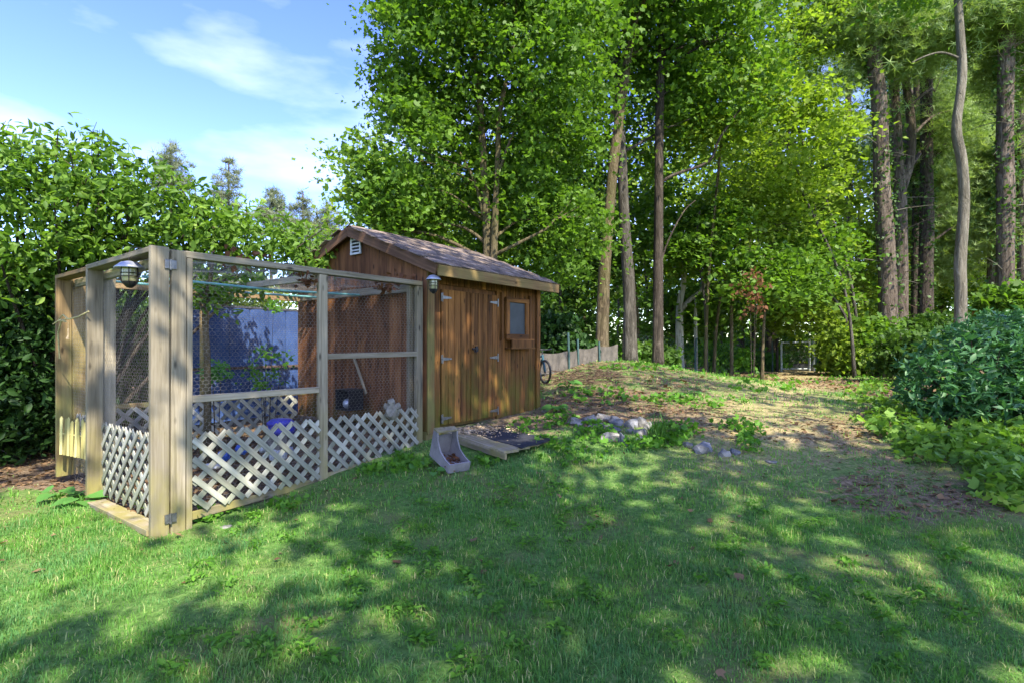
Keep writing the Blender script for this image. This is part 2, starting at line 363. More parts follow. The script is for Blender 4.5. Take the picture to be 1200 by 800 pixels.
def spray(P, per, cr, flat, r, droop=.35):
    n = len(P); q = r.normal(size=(n, per, 3)) * np.array((cr, cr, cr * flat)) * .55 * np.clip(r.normal(1, .3, (n, 1, 1)), .4, 1.7)
    q[..., 2] -= droop * (q[..., 0] ** 2 + q[..., 1] ** 2) / cr
    return (P[:, None, :] + q).reshape(-1, 3)

# ------------------------------------------------------------------ ground
def soil(x, y):
    """0 lawn .. 1 bare soil and leaf litter; the thing's own cover, laid out as in the yard"""
    x = np.asarray(x, float); y = np.asarray(y, float)
    wob = .35 * np.sin(x * 1.3 + y * .9) + .2 * np.sin(x * 3.1 - y * 2.3) + .12 * np.sin(x * 7 + y * 5.7)
    s = np.zeros(np.broadcast(x, y).shape)
    def blob(cx, cy, rx, ry, a):
        return a * (1 - ss((np.sqrt(((x - cx) / rx) ** 2 + ((y - cy) / ry) ** 2) + wob * .3 - .65) / .6))
    s = np.maximum(s, blob(2.2, 9.6, 3.2, 3.0, .56))         # planted mound
    s = np.maximum(s, blob(1.0, 7.4, 1.7, 1.6, .75))
    s = np.maximum(s, blob(2.9, 6.6, 1.6, 1.3, .75))
    s = np.maximum(s, blob(3.35, 4.4, 1.0, .6, .62))          # litter by the right bed
    s = np.maximum(s, blob(3.6, 5.3, .8, .8, .5))
    s = np.maximum(s, blob(6.6, 7.0, 2.2, 1.7, .9))
    s = np.maximum(s, blob(-2.4, 5.6, 2.2, 1.6, .0))
    # inside the pen and left under the shrub
    A0x, A0y = -2.405, 3.8; ux, uy = .597, .802
    lx = (x - A0x) * ux + (y - A0y) * uy; ly = -(x - A0x) * uy + (y - A0y) * ux
    pen = ss((lx + .25) / .25) * ss((ly - .0) / .15) * (1 - ss((lx - 5) / .4))
    s = np.maximum(s, pen * (ly > -.1)); s = np.maximum(s, ss((y + wob * .25 - 4.55) / .35) * (x < -3.2))
    path = np.exp(-((x - (2.4 + (y - 5.1) * .54)) / .9) ** 2) * ss((y - 5) / 3); s = s * (1 - .75 * path); s = np.maximum(s, .26 * path + .2 * wob * path)
    s = np.maximum(s, ss((y - 15) / 3)); s = np.maximum(s, blob(9, 12, 3, 5, .9))
    return np.clip(s, 0, 1)
def pathmask(x, y): return np.exp(-((x - (2.4 + (y - 5.1) * .54)) / (.75 + .03 * y)) ** 2) * ss((y - 3.9) / 2.2) * (1 - ss((y - 24) / 4))
def axis(a, b, step, far):
    q = list(np.arange(a, b, step)); g = step
    while q[-1] < far: g *= 1.25; q.append(q[-1] + g)
    g = step
    while q[0] > -far: g *= 1.25; q.insert(0, q[0] - g)
    return np.array(q)
gx = axis(-7, 11, .09, 900); gy = axis(1, 20, .09, 900)
XX, YY = np.meshgrid(gx, gy); S_ = soil(XX, YY)
ZZ = gz(XX, YY) + (.006 * rng.normal(size=XX.shape) + .012 * S_ * rng.random(XX.shape)) * (YY < 20)
V = np.stack([XX, YY, ZZ], -1).reshape(-1, 3); nx, ny = len(gx), len(gy)
i0 = (np.arange(ny - 1)[:, None] * nx + np.arange(nx - 1)[None, :]).ravel()
Fq = np.stack([i0, i0 + 1, i0 + 1 + nx, i0 + nx], 1)
me = bpy.data.meshes.new('ground'); me.vertices.add(len(V)); me.vertices.foreach_set('co', V.astype(np.float32).ravel())
me.loops.add(Fq.size); me.loops.foreach_set('vertex_index', Fq.astype(np.int32).ravel())
me.polygons.add(len(Fq)); me.polygons.foreach_set('loop_start', (np.arange(len(Fq)) * 4).astype(np.int32)); me.polygons.foreach_set('loop_total', np.full(len(Fq), 4, np.int32))
me.update(calc_edges=True); at = me.attributes.new('soil', 'FLOAT', 'POINT'); at.data.foreach_set('value', S_.ravel().astype(np.float32))
at = me.attributes.new('worn', 'FLOAT', 'POINT'); at.data.foreach_set('value', pathmask(XX, YY).ravel().astype(np.float32))
m, n, b = mat_base('lawn_soil_and_litter', .95, .1)
at = n.nodes.new('ShaderNodeAttribute'); at.attribute_name = 'soil'; ge = n.nodes.new('ShaderNodeNewGeometry')
f1 = noise(n, ge.outputs['Position'], 1.4, 5); f2 = noise(n, ge.outputs['Position'], 22, 6, .7); f3 = noise(n, ge.outputs['Position'], 90, 3, .7)
gcol = ramp(n, f2, [(.35, (.045, .095, .02)), (.55, (.10, .19, .04)), (.7, (.19, .23, .08))])
gcol = mix(n, rng_map(n, f1, .5, .68, 0, .7), gcol, (.17, .145, .06))
scol = ramp(n, f2, [(.32, (.045, .03, .02)), (.5, (.125, .088, .052)), (.68, (.25, .185, .115))])
scol = mix(n, rng_map(n, f3, .5, .75, 0, .6), scol, (.27, .2, .12))
sm = n.nodes.new('ShaderNodeMath'); sm.operation = 'ADD'; n.links.new(at.outputs['Fac'], sm.inputs[0]); n.links.new(rng_map(n, f2, .3, .7, -.25, .25), sm.inputs[1])
f4 = noise(n, ge.outputs['Position'], 3.2, 6, .7); sm2 = n.nodes.new('ShaderNodeMath'); sm2.operation = 'ADD'; n.links.new(sm.outputs[0], sm2.inputs[0]); n.links.new(rng_map(n, f4, .3, .7, -.3, .3), sm2.inputs[1])
gs_ = mix(n, rng_map(n, sm2.outputs[0], .35, .65), gcol, scol); aw = n.nodes.new('ShaderNodeAttribute'); aw.attribute_name = 'worn'
wr = n.nodes.new('ShaderNodeMath'); wr.operation = 'MULTIPLY'; n.links.new(aw.outputs['Fac'], wr.inputs[0]); n.links.new(rng_map(n, f4, .3, .6, .5, 1), wr.inputs[1])
n.links.new(mix(n, wr.outputs[0], gs_, ramp(n, f2, [(.3, (.15, .12, .055)), (.5, (.30, .24, .115)), (.7, (.44, .36, .19))])), b.inputs['Base Color']); bump(n, b, f2, .9, .03)
tag(link('ground', me, m, smooth=True), kind='structure')

# ------------------------------------------------------------------ local frame of shed and pen
U = Vector((.597, .802, 0)); A0 = Vector((-2.405, 3.8, 0)); RZ = math.atan2(.802, .597)
def PL(x, y, z=0):                                   # pen-local to world
    return Vector((A0.x + x * .597 - y * .802, A0.y + x * .802 + y * .597, z))
C0 = PL(2.5, 0)

# ------------------------------------------------------------------ shed
shed = thing('garden_shed', 'small brown cedar board shed with double doors and a low gabled shingle roof', 'shed', (C0.x, C0.y, .0), RZ)
SL, SW, ZB = 2.15, 2.46, .385; ZE = 2.15; ZR = 2.74; OV = .25; GV = .10
sl_ = (ZR - 2.165) / (SW / 2 + OV)                       # roof pitch
def roofz(y): return ZR - abs(y - SW / 2) * sl_
# core behind the boards
mb = MB(); mb.box(.03, SL - .03, .035, SW - .03, ZB + .01, ZE - .03)
mb.add([(.04, .04, ZE - .04), (.04, SW - .04, ZE - .04), (.04, SW / 2, roofz(SW / 2) - .05), (SL - .04, .04, ZE - .04), (SL - .04, SW - .04, ZE - .04), (SL - .04, SW / 2, roofz(SW / 2) - .05)],
       [(0, 1, 2)[::-1], (3, 4, 5)]); link('wall', mb.mesh('wall'), M['cedarwall'], shed)
# gable siding boards (grooved plywood: wide boards with narrow joints)
y = 0.0; wdt = SW / 12
for k in range(12):
    y0, y1 = k * wdt, (k + 1) * wdt - .004
    mb = MB(); t0, t1 = roofz(y0) - .03, roofz(y1) - .03; tm = roofz((y0 + y1) / 2) - .03
    zc = .5 * (ZB + t0)
    mb.add([(-.004, y0, ZB - zc), (-.004, y1, ZB - zc), (-.004, y1, t1 - zc), (-.004, y0, t0 - zc), (.025, y0, ZB - zc), (.025, y1, ZB - zc), (.025, y1, t1 - zc), (.025, y0, t0 - zc)],
           [(3, 2, 1, 0), (0, 1, 5, 4), (1, 2, 6, 5), (2, 3, 7, 6), (3, 0, 4, 7)])
    link('siding_board', mb.mesh('siding_board'), M['cedarwall'], shed, Matrix.Translation((0, 0, zc)))
# far gable
for k in range(12):
    y0, y1 = k * wdt, (k + 1) * wdt - .004
    mb = MB(); mb.box(SL - .03, SL - .001, y0, y1, ZB, min(roofz(y0), roofz(y1)) - .03); link('siding_board', mb.mesh('siding_board'), M['cedarwall'], shed)
# front planks: left of the doors, right of the doors, above the doors
def vplank(x0, x1, z0, z1, yy, mat=M['cedar'], name='plank', parent=shed, th=.022):
    return beam(name, ((x0 + x1) / 2, yy, z0), ((x0 + x1) / 2, yy, z1), x1 - x0, th, mat, parent, (0, -1, 0))
def planks(x0, x1, z0, z1, yy, w=.095, parent=shed):
    k = max(1, round((x1 - x0) / w)); w = (x1 - x0) / k
    for i in range(k): vplank(x0 + i * w + .003, x0 + (i + 1) * w - .003, z0, z1, yy + random.uniform(-.002, .002), parent=parent)
planks(.10, .205, ZB, ZE, .014); planks(1.215, SL - .05, ZB, ZE, .014, .1)
planks(.205, 1.215, 1.99, ZE, .014, .1)
for x0, x1 in ((-.012, .088), (SL - .075, SL + .01)): vplank(x0, x1, ZB - .03, ZE + .0, -.014, M['cedar'] if x0 > 1 else M['fascia'], 'corner_board')
# doors
for side, (x0, x1) in enumerate(((.215, .735), (.745, 1.205))):
    d_ = link('door', prism(x1 - x0, .015, 1.5).copy(), M['cedar'], shed, Matrix.Translation(((x0 + x1) / 2, .012, ZB + .80)))
    n_ = 5
    for i in range(n_):
        w = (x1 - x0) / n_; a = x0 + i * w - (x0 + x1) / 2
        beam('plank', (a + w / 2, -.012 + random.uniform(-.002, .002), -.75), (a + w / 2, -.012, .75), w - .006, .018, M['cedar'], d_, (0, -1, 0))
    for zz in ((-.68, -.12 + .1, .66) if 1 else ()):
        hb = MB(); hx = (x0 if side == 0 else x1) - (x0 + x1) / 2; dr = 1 if side == 0 else -1
        hb.box(hx - .018 if dr > 0 else hx - .0, hx + .0 if dr > 0 else hx + .018, -.032, -.024, zz - .045, zz + .045)
        hb.add([(hx, -.031, zz - .02), (hx + dr * .15, -.031, zz - .008), (hx + dr * .15, -.031, zz + .008), (hx, -.031, zz + .02),
                (hx, -.0225, zz - .02), (hx + dr * .15, -.0225, zz - .008), (hx + dr * .15, -.0225, zz + .008), (hx, -.0225, zz + .02)],
               [(0, 1, 2, 3)[::dr], (0, 4, 5, 1)[::dr], (3, 2, 6, 7)[::dr], (1, 5, 6, 2)[::dr]])
        hb.tube([(hx, -.034, zz - .05), (hx, -.034, zz + .05)], .007, 8)
        link('hinge', hb.mesh('hinge'), M['metal'], d_)
    if side == 1:
        lb = MB(); ax = x0 - (x0 + x1) / 2 + .02; lb.box(ax - .045, ax + .045, -.045, -.024, .04, .14)
        link('latch_block', lb.mesh('latch_block'), M['cedar'], d_)
        lb = MB(); lb.tube([(ax - .07, -.055, .09), (ax + .03, -.055, .085)], .012, 8); lb.box(ax - .02, ax + .02, -.065, -.046, .055, .12)
        lb.tube([(ax - .045, -.06, .09 - .02), (ax - .05, -.075, .05), (ax - .02, -.075, .045), (ax - .015, -.06, .075)], .006, 6); link('latch', lb.mesh('latch'), M['iron'], d_)
    if side == 0: beam('centre_batten', (x1 - (x0 + x1) / 2 - .01, -.03, -.75), (x1 - (x0 + x1) / 2 - .01, -.03, .74), .06, .014, M['cedar'], d_, (0, -1, 0))
# window with frame, pane, box sill and side mouldings
wx0, wx1, wz0, wz1 = 1.36, 1.86, 1.40, 1.93
win = link('window', prism(wx1 - wx0 - .1, .01, wz1 - wz0 - .1).copy(), M['black'], shed, Matrix.Translation(((wx0 + wx1) / 2, .0, (wz0 + wz1) / 2)))
hw, hh = (wx1 - wx0) / 2, (wz1 - wz0) / 2
gb = MB(); gb.box(-hw + .06, hw - .06, -.02, -.012, -hh + .05, hh - .05); link('pane', gb.mesh('pane'), M['glass'], win)
for sx in (-1, 1): beam('frame', (sx * (hw - .035), -.025, -hh + .03), (sx * (hw - .035), -.025, hh - .03), .07, .035, M['cedar'], win, (0, -1, 0))
for sz in (-1, 1): beam('frame', (-hw, -.027, sz * (hh - .03)), (hw, -.027, sz * (hh - .03)), .06, .037, M['cedar'], win, (0, -1, 0))
for sx in (-1.28, 1.18): beam('moulding', (sx * hw, -.02, -hh - .02), (sx * hw, -.02, hh + .05), .035, .03, M['cedar'], win, (0, -1, 0))
bx = link('sill_box', prism(.50, .02, .105).copy(), M['cedar'], win, Matrix.Translation((.03, -.10, -hh - .07)))
beam('sill_box', (-.24, -.055, -hh - .122), (.30, -.055, -hh - .122), .115, .02, M['cedar'], win, (0, 0, 1))
beam('sill_box', (-.24, -.055, -hh - .01), (.30, -.055, -hh - .01), .08, .016, M['cedar'], win, (0, 0, 1))
# gable vent
vz = roofz(SW / 2 + .0) - .19; vent = link('vent', MB().box(-.022, -.006, SW / 2 - .045 - .09, SW / 2 - .045 + .09, vz - .13, vz + .10).mesh('vent'), M['black'], shed)
vy = SW / 2 - .045
for yy in (-.085, .085): beam('frame', (-.03, vy + yy, vz - .14), (-.03, vy + yy, vz + .08), .022, .02, M['white'], vent, (-1, 0, 0))
beam('frame', (-.03, vy - .095, vz - .135), (-.03, vy + .095, vz - .135), .024, .022, M['white'], vent, (-1, 0, 0))
mb = MB(); mb.add([(-.04, vy - .095, vz + .075), (-.04, vy + .095, vz + .075), (-.04, vy + .05, vz + .115), (-.04, vy - .05, vz + .115), (-.006, vy - .095, vz + .075), (-.006, vy + .095, vz + .075), (-.006, vy + .05, vz + .115), (-.006, vy - .05, vz + .115)],
                  [(3, 2, 1, 0), (2, 3, 7, 6), (1, 2, 6, 5), (3, 0, 4, 7), (0, 1, 5, 4)]); link('frame', mb.mesh('frame'), M['white'], vent)
for k in range(5): beam('slat', (-.031, vy - .08, vz - .095 + k * .042), (-.031, vy + .08, vz - .095 + k * .042), .02, .006, M['white'], vent, (-1, 0, .6))
# roof deck, shingles, fascia, rakes
roof = link('roof', MB().add([(-GV, -OV, roofz(-OV) - .012), (SL + GV, -OV, roofz(-OV) - .012), (SL + GV, SW / 2, ZR - .012), (-GV, SW / 2, ZR - .012), (-GV, SW + OV, roofz(SW + OV) - .012), (SL + GV, SW + OV, roofz(SW + OV) - .012),
                              (-GV, -OV, roofz(-OV) - .035), (SL + GV, -OV, roofz(-OV) - .035), (SL + GV, SW / 2, ZR - .035), (-GV, SW / 2, ZR - .035), (-GV, SW + OV, roofz(SW + OV) - .035), (SL + GV, SW + OV, roofz(SW + OV) - .035)],
                             [(0, 1, 2, 3), (3, 2, 5, 4), (6, 9, 8, 7), (9, 10, 11, 8), (0, 6, 7, 1), (0, 3, 9, 6), (3, 4, 10, 9), (1, 7, 8, 2), (2, 8, 11, 5), (4, 5, 11, 10)]).mesh('roof'), M['rake'], shed)
shm = prism(.208, .009, .165); a_ = math.atan(sl_); run = math.hypot(SW / 2 + OV, (SW / 2 + OV) * sl_)
for side in (0, 1):
    rows = 12; exp_ = run / rows
    for r_ in range(rows):
        nn = 11; w = (SL + 2 * GV + .03) / nn
        for k in range(nn):
            xx = -GV - .015 + (k + .5) * w + (.5 * w if r_ % 2 else 0) - (.25 * w)
            dst = r_ * exp_ + .075
            yl = -OV - .02 + dst * math.cos(a_); zl = roofz(-OV) + (dst - .02) * math.sin(a_) + .004 + random.uniform(0, .006)
            rot = Matrix.Rotation(-(math.pi / 2 - a_) + .055 + random.gauss(0, .02), 4, 'X') @ Matrix.Rotation(random.gauss(0, .012), 4, 'Y')
            M4 = Matrix.Translation((xx + random.gauss(0, .003), yl, zl)) @ rot
            if side: M4 = Matrix.Translation((0, SW, 0)) @ Matrix.Diagonal((1, -1, 1, 1)) @ M4
            link('shingle', shm, M['shingle'], roof, M4)
for k in range(10):
    x0 = -GV + k * .24
    link('ridge_cap', MB().add([(x0, SW / 2 - .1, ZR - .03), (x0 + .23, SW / 2 - .1, ZR - .025), (x0 + .23, SW / 2, ZR + .02), (x0, SW / 2, ZR + .014), (x0, SW / 2 + .1, ZR - .03), (x0 + .23, SW / 2 + .1, ZR - .025)], [(0, 1, 2, 3), (3, 2, 5, 4)]).mesh('ridge_cap'), M['shingle'], roof)
beam('fascia_board', (-GV, -OV - .012, roofz(-OV) - .075), (SL + GV, -OV - .012, roofz(-OV) - .075), .115, .022, M['fascia'], shed, (0, -1, 0))
beam('fascia_board', (-GV, SW + OV + .012, roofz(-OV) - .075), (SL + GV, SW + OV + .012, roofz(-OV) - .075), .115, .022, M['fascia'], shed, (0, 1, 0))
beam('soffit_board', (-GV + .01, -OV / 2, ZE - .03), (SL + GV - .01, -OV / 2, ZE - .03), OV - .02, .012, M['cedar'], shed, (0, 0, -1))
for xg in (-GV - .01, SL + GV + .01):
    for s_ in (0, 1):
        ya, yb = (-OV, SW / 2) if s_ == 0 else (SW + OV, SW / 2)
        beam('rake_board', (xg, ya, roofz(ya) - .065), (xg, yb, ZR - .065), .115, .022, M['rake'], shed, (-1, 0, 0))
for k in range(3): mb = MB().box(.1 + k * .9, .3 + k * .9, .08, .3, .22, ZB - .002); link('foundation_block', mb.mesh('foundation_block'), M['concrete'], shed)
beam('skid_beam', (0, .06, ZB - .05), (SL, .06, ZB - .05), .09, .09, M['penold'], shed)

# ------------------------------------------------------------------ lattice and chicken wire
def lattice(parent, O, ax, length, z0f, z1, out, sp=.155, w=.041, mat=M['lattice'], phase=0.0):
    """crossed slats clipped to a strip from O along ax; z0f(s) is the lower edge"""
    ax = Vector(ax); out = Vector(out); O = Vector(O)
    for dr in (1, -1):
        c = -1.0 + phase
        while c < length + 1.2:
            s_a, s_b = None, None                     # slat passes the top edge at s=c
            za, zb = z1, None
            # walk down from the top edge
            top_s = c; s1 = c; zt = z1
            if c < 0:
                if dr < 0: c += sp; continue
                zt = z1 - (0 - c); s1 = 0
            if c > length:
                if dr > 0: c += sp; continue
                zt = z1 - (c - length); s1 = length
            # lower end: z = z1 - |s-c|
            s2 = s1; step = .01
            while True:
                ns = s2 + dr * step
                if ns < 0 or ns > length or z1 - abs(ns - c) < z0f(ns): break
                s2 = ns
            zb = z1 - abs(s2 - c)
            if abs(s2 - s1) > .03:
                off = out * (.006 if dr > 0 else -.004)
                p0 = O + ax * s1 + Vector((0, 0, zt)) + off; p1 = O + ax * s2 + Vector((0, 0, zb)) + off
                beam('slat', p0, p1, w, .008, mat, parent, out, jit=.003)
            c += sp
def hexwire(name, O, ax, up, L1, H1, parent=None, cw=.042, rad=.0008, mat=None, sag=0.0, hfun=None):
    O = np.array(O, float); ax = np.array(ax, float); up = np.array(up, float)
    ch = cw * .6; seg = []
    nr = int(H1 / (ch + .012)) + 1; ncol = int(L1 / cw) + 1; rh = ch * .55 + .012
    nr = int(H1 / rh)
    for j in range(nr):
        zb = j * rh; o_ = (j % 2) * cw / 2
        for i in range(ncol):
            x_ = i * cw + o_
            seg.append((x_, zb, x_, zb + .016)); zt = zb + .016; zn = zb + rh
            seg.append((x_, zt, x_ + cw / 2, zn)); seg.append((x_, zt, x_ - cw / 2, zn))
    s = np.array(seg); s[:, (0, 2)] = np.clip(s[:, (0, 2)], 0, L1)
    s = s[(np.abs(s[:, 0] - s[:, 2]) + np.abs(s[:, 1] - s[:, 3])) > 1e-4]
    nrm = np.cross(ax, up); nrm /= np.linalg.norm(nrm)
    def pt(a, b_): 
        w_ = .006 * np.sin(a * 9 + b_ * 4) + .005 * np.sin(b_ * 13 - a * 3) - sag * np.sin(np.pi * a / L1) * np.sin(np.pi * np.clip(b_ / H1, 0, 1)) 
        return O + a[:, None] * ax + b_[:, None] * up + w_[:, None] * nrm
    p0, p1 = pt(s[:, 0], s[:, 1]), pt(s[:, 2], s[:, 3]); d = norm(p1 - p0); sx = np.cross(d, nrm)
    rs = []
    for k in range(3):
        a = 2 * math.pi * k / 3; rs.append(sx * math.cos(a) * rad + nrm * math.sin(a) * rad)
    V_ = np.stack([p0 + rs[0], p0 + rs[1], p0 + rs[2], p1 + rs[0], p1 + rs[1], p1 + rs[2]], 1).reshape(-1, 3)
    me = npmesh(name, V_, [(0, 1, 4, 3), (1, 2, 5, 4), (2, 0, 3, 5)], len(s), 6, np.zeros(len(s)))
    o = link(name, me, mat or M['wire'], parent); o['kind'] = 'stuff'; return o

# ------------------------------------------------------------------ pen
pen = thing('chicken_run', 'grey timber chicken run with lattice foot and chicken wire joined to the shed end', 'chicken run', tuple(A0), RZ)
PLN, PW, ZT = 2.43, 2.2, 1.98
P = M['pen']; PO = M['penold']
def b_(n_, p0, p1, w, d, f=(0, -1, 0), mat=P, parent=None, jit=.0015): return beam(n_, p0, p1, w, d, mat, parent or pen, f, jit)
b_('post', (.052, .02, -.06), (.052, .02, 1.985), .096, .04); b_('post', (.125, .045, -.02), (.125, .045, 1.94), .04, .09)
b_('post', (1.235, .03, .10), (1.235, .03, 1.94), .085, .045); b_('post', (2.40, .03, .2), (2.40, .03, 1.94), .085, .045)
b_('post', (2.36, .10, .2), (2.36, .10, 1.94), .05, .09, (-1, 0, 0))
b_('rail', (.10, .045, 1.965), (PLN, .045, 1.972), .09, .048, (0, 0, 1)); b_('rail', (.147, .03, .92), (1.19, .03, .925), .05, .04)
b_('rail', (1.28, .03, 1.215), (2.36, .03, 1.225), .05, .04)
b_('rail', (.147, .03, .07), (1.19, .03, .12), .06, .02); b_('rail', (1.28, .03, .14), (2.36, .03, .24), .06, .02)
b_('rail', (PLN - .03, .1, 1.93), (PLN - .03, PW, 1.93), .085, .04, (-1, 0, 0)); b_('rail', (1.2, .08, 1.92), (1.2, PW, 1.92), .06, .04, (-1, 0, 0))
b_('rail', (.0, PW, 1.92), (PLN, PW, 1.92), .085, .04, mat=PO); b_('rail', (.0, PW, .70), (PLN, PW, .70), .05, .04, mat=PO)
for xx in (.05, 1.2): b_('post', (xx, PW + .03, .1), (xx, PW + .03, 1.93), .085, .04, mat=PO)
# side towards the left: inner frame
b_('post', (.045, 1.40, .02), (.045, 1.40, 1.93), .105, .04, mat=P); b_('post', (.045, PW - .02, .1), (.045, PW - .02, 1.90), .105, .04, mat=PO)
b_('rail', (.03, .06, 1.93), (.03, PW, 1.90), .07, .04, (-1, 0, 0)); b_('post', (-.07, PW - .02, .1), (-.07, PW - .02, 1.93), .115, .04, mat=PO)
b_('rail', (-.07, 1.36, 1.95), (-.07, PW, 1.945), .115, .035, (0, 0, 1), mat=PO); b_('rail', (.03, 1.4, .42), (.03, PW, .45), .05, .03, (-1, 0, 0), mat=PO)
lattice(pen, (.15, .012, 0), (1, 0, 0), 1.05, lambda s: .10 + s * .04, .665, (0, -1, 0), .138)
lattice(pen, (1.28, .012, 0), (1, 0, 0), 1.09, lambda s: .17 + s * .08, .66, (0, -1, 0), .138, phase=.05)
lattice(pen, (.1, PW - .03, 0), (1, 0, 0), 2.2, lambda s: .30, .68, (0, -1, 0), .155)
lattice(pen, (.03, 1.42, 0), (0, 1, 0), PW - 1.45, lambda s: .25, .66, (-1, 0, 0), .155)
# the deep plank frame hinged to the corner post
dr_ = link('door', prism(.115, .04, 2.03).copy(), P, pen, Matrix.Translation((-.066, .02, .985)))
dd = Vector((-.066, .02, .985))
def db(n_, p0, p1, w, d, f=(0, -1, 0), mat=P, jit=.001): return beam(n_, Vector(p0) - dd, Vector(p1) - dd, w, d, mat, dr_, f, jit)
db('plank', (-.066, 1.34, .0), (-.066, 1.34, 1.95), .115, .04); db('plank', (-.066, .042, 1.975), (-.066, 1.36, 1.965), .115, .038, (0, 0, 1)); db('plank', (-.075, .042, .02), (-.075, 1.36, .0), .125, .045, (0, 0, 1))
for k, O_ in enumerate(((-.015, .05, 0),)):
    lattice(dr_, Vector(O_) - dd, (0, 1, 0), 1.27, lambda s: .05, .655, (-1, 0, 0), .148)
for zz in (.10, 1.88):
    hb = MB(); hb.box(-.04, -.012, -.012, -.003, zz - .03, zz + .03); hb.box(.0, .034, -.012, -.003, zz - .03, zz + .03); hb.tube([(-.004, -.012, zz - .038), (-.004, -.012, zz + .034)], .009, 8)
    link('hinge', hb.mesh('hinge'), M['metal'], dr_, Matrix.Translation(-dd))
hexwire('wire_mesh', (.15, .035, .10), (1, 0, 0), (0, 0, 1), 1.05, 1.84, pen)
hexwire('wire_mesh', (1.28, .035, .17), (1, 0, 0), (0, 0, 1), 1.08, 1.77, pen)
hexwire('wire_mesh', (.0, .08, .05), (0, 1, 0), (0, 0, 1), 2.08, 1.87, pen)
hexwire('wire_mesh', (.05, PW, .6), (1, 0, 0), (0, 0, 1), 2.35, 1.3, pen)
hexwire('wire_mesh', (.0, .05, 1.995), (1, 0, 0), (0, 1, 0), 2.42, PW - .05, pen, sag=-.03, cw=.05)
pb = MB(); pb.tube([(.2, 1.1, 1.90), (1.3, .9, 1.86), (2.38, 1.0, 1.90)], .012, 8); link('roof_pole', pb.mesh('roof_pole'), M['teal'], pen)
pb = MB(); pb.tube([(.1, 1.7, 1.90), (1.2, 1.6, 1.88), (2.38, 1.65, 1.90)], .012, 8); link('roof_pole', pb.mesh('roof_pole'), M['teal'], pen)

# skirting lattice under the shed, right of the ramp
sk = thing('lattice_skirting', 'short low strip of grey lattice under the right end of the shed', 'lattice', tuple(PL(3.9, -.02, .2)), RZ)
lattice(sk, (-.02, .0, 0), (1, 0, 0), .78, lambda s: .0, .20, (0, -1, 0), .10, .022)

# ------------------------------------------------------------------ lanterns
def lantern(label, p, sc, ms, ml, hook):
    t = thing('lantern', label, 'lantern', p, 0, 'solar lanterns on the run')
    mb = MB().lathe([(.0, .0), (.02, -.002), (.058 * sc, -.012), (.085 * sc, -.035), (.105 * sc, -.052), (.10 * sc, -.056), (.055 * sc, -.046), (0, -.044)], 24); link('lamp_shade', mb.mesh('lamp_shade'), ms, t, smooth=True)
    mb = MB().lathe([(.050 * sc, -.052), (.052 * sc, -.10), (.05 * sc, -.15), (.03 * sc, -.165), (0, -.17)], 16); link('glass', mb.mesh('glass'), ml, t, smooth=True)
    mb = MB()
    for k in range(6):
        a = k * math.pi / 3; c_, s_ = math.cos(a), math.sin(a)
        mb.tube([(.058 * sc * c_, .058 * sc * s_, -.045), (.06 * sc * c_, .06 * sc * s_, -.15), (.03 * sc * c_, .03 * sc * s_, -.185)], .0035, 5)
    for zz in (-.09, -.115): mb.tube([(.06 * sc * math.cos(k * .5236), .06 * sc * math.sin(k * .5236), zz) for k in range(13)], .003, 5)
    link('cage', mb.mesh('cage'), M['iron'], t)
    mb = MB().lathe([(.052 * sc, -.15), (.048 * sc, -.165), (.02 * sc, -.195), (0, -.2)], 14); link('base_cap', mb.mesh('base_cap'), M['black'], t, smooth=True)
    mb = MB(); mb.tube(hook, .0028, 6); link('hook', mb.mesh('hook'), M['iron'], t)
    return t
lp = W(152, 306, 3.95)
lantern('grey capped solar lantern hanging on a wire hook by the run corner post', tuple(lp), .95, M['lamp'], M['lampglass'], [(0, 0, -.005), (0, 0, .08), (.01, -.0, .095), (.05, -.01, .098), (.20, -.05, .07)])
lp2 = W(508, 322, 5.62)
lantern('small dark capped lantern hanging at the corner of the shed', tuple(lp2), .78, M['lamp'], M['lampglass'], [(0, 0, -.005), (0, 0, .015), (-.01, .06, .03), (-.02, .16, .03)])

# rope and the stick hung from it
rp = thing('rope', 'knotted yellowed rope tied from the shrub to the plank of the run', 'rope', tuple(W(75, 372, 4.6)))
o_ = W(75, 372, 4.6)
mb = MB(); mb.tube([W(104, 365, 4.45) - o_, W(92, 371, 4.5) - o_, W(80, 374, 4.55) - o_, W(74, 369, 4.58) - o_, W(69, 374, 4.6) - o_, W(78, 377, 4.6) - o_, W(72, 376, 4.62) - o_, W(68, 390, 4.7) - o_, W(70, 420, 4.75) - o_], .006, 6)
mb.tube([W(62, 380, 4.7) - o_, W(68, 376, 4.65) - o_, W(79, 374, 4.58) - o_], .005, 6); link('rope_strand', mb.mesh('rope_strand'), M['rope'], rp)
mb = MB(); q0 = W(80, 378, 4.5); mb.tube([(0, 0, 0), (0, 0, -.05)], .0015, 5); mb.tube([(0, 0, -.05), (.0, 0, -.11), (-.006, 0, -.135)], [.005, .006, .013], 8)
tag(link('hanging_spoon', mb.mesh('hanging_spoon'), M['shaving'], None, Matrix.Translation(q0)), 'small pale wooden spoon dangling from the knotted rope', 'spoon')

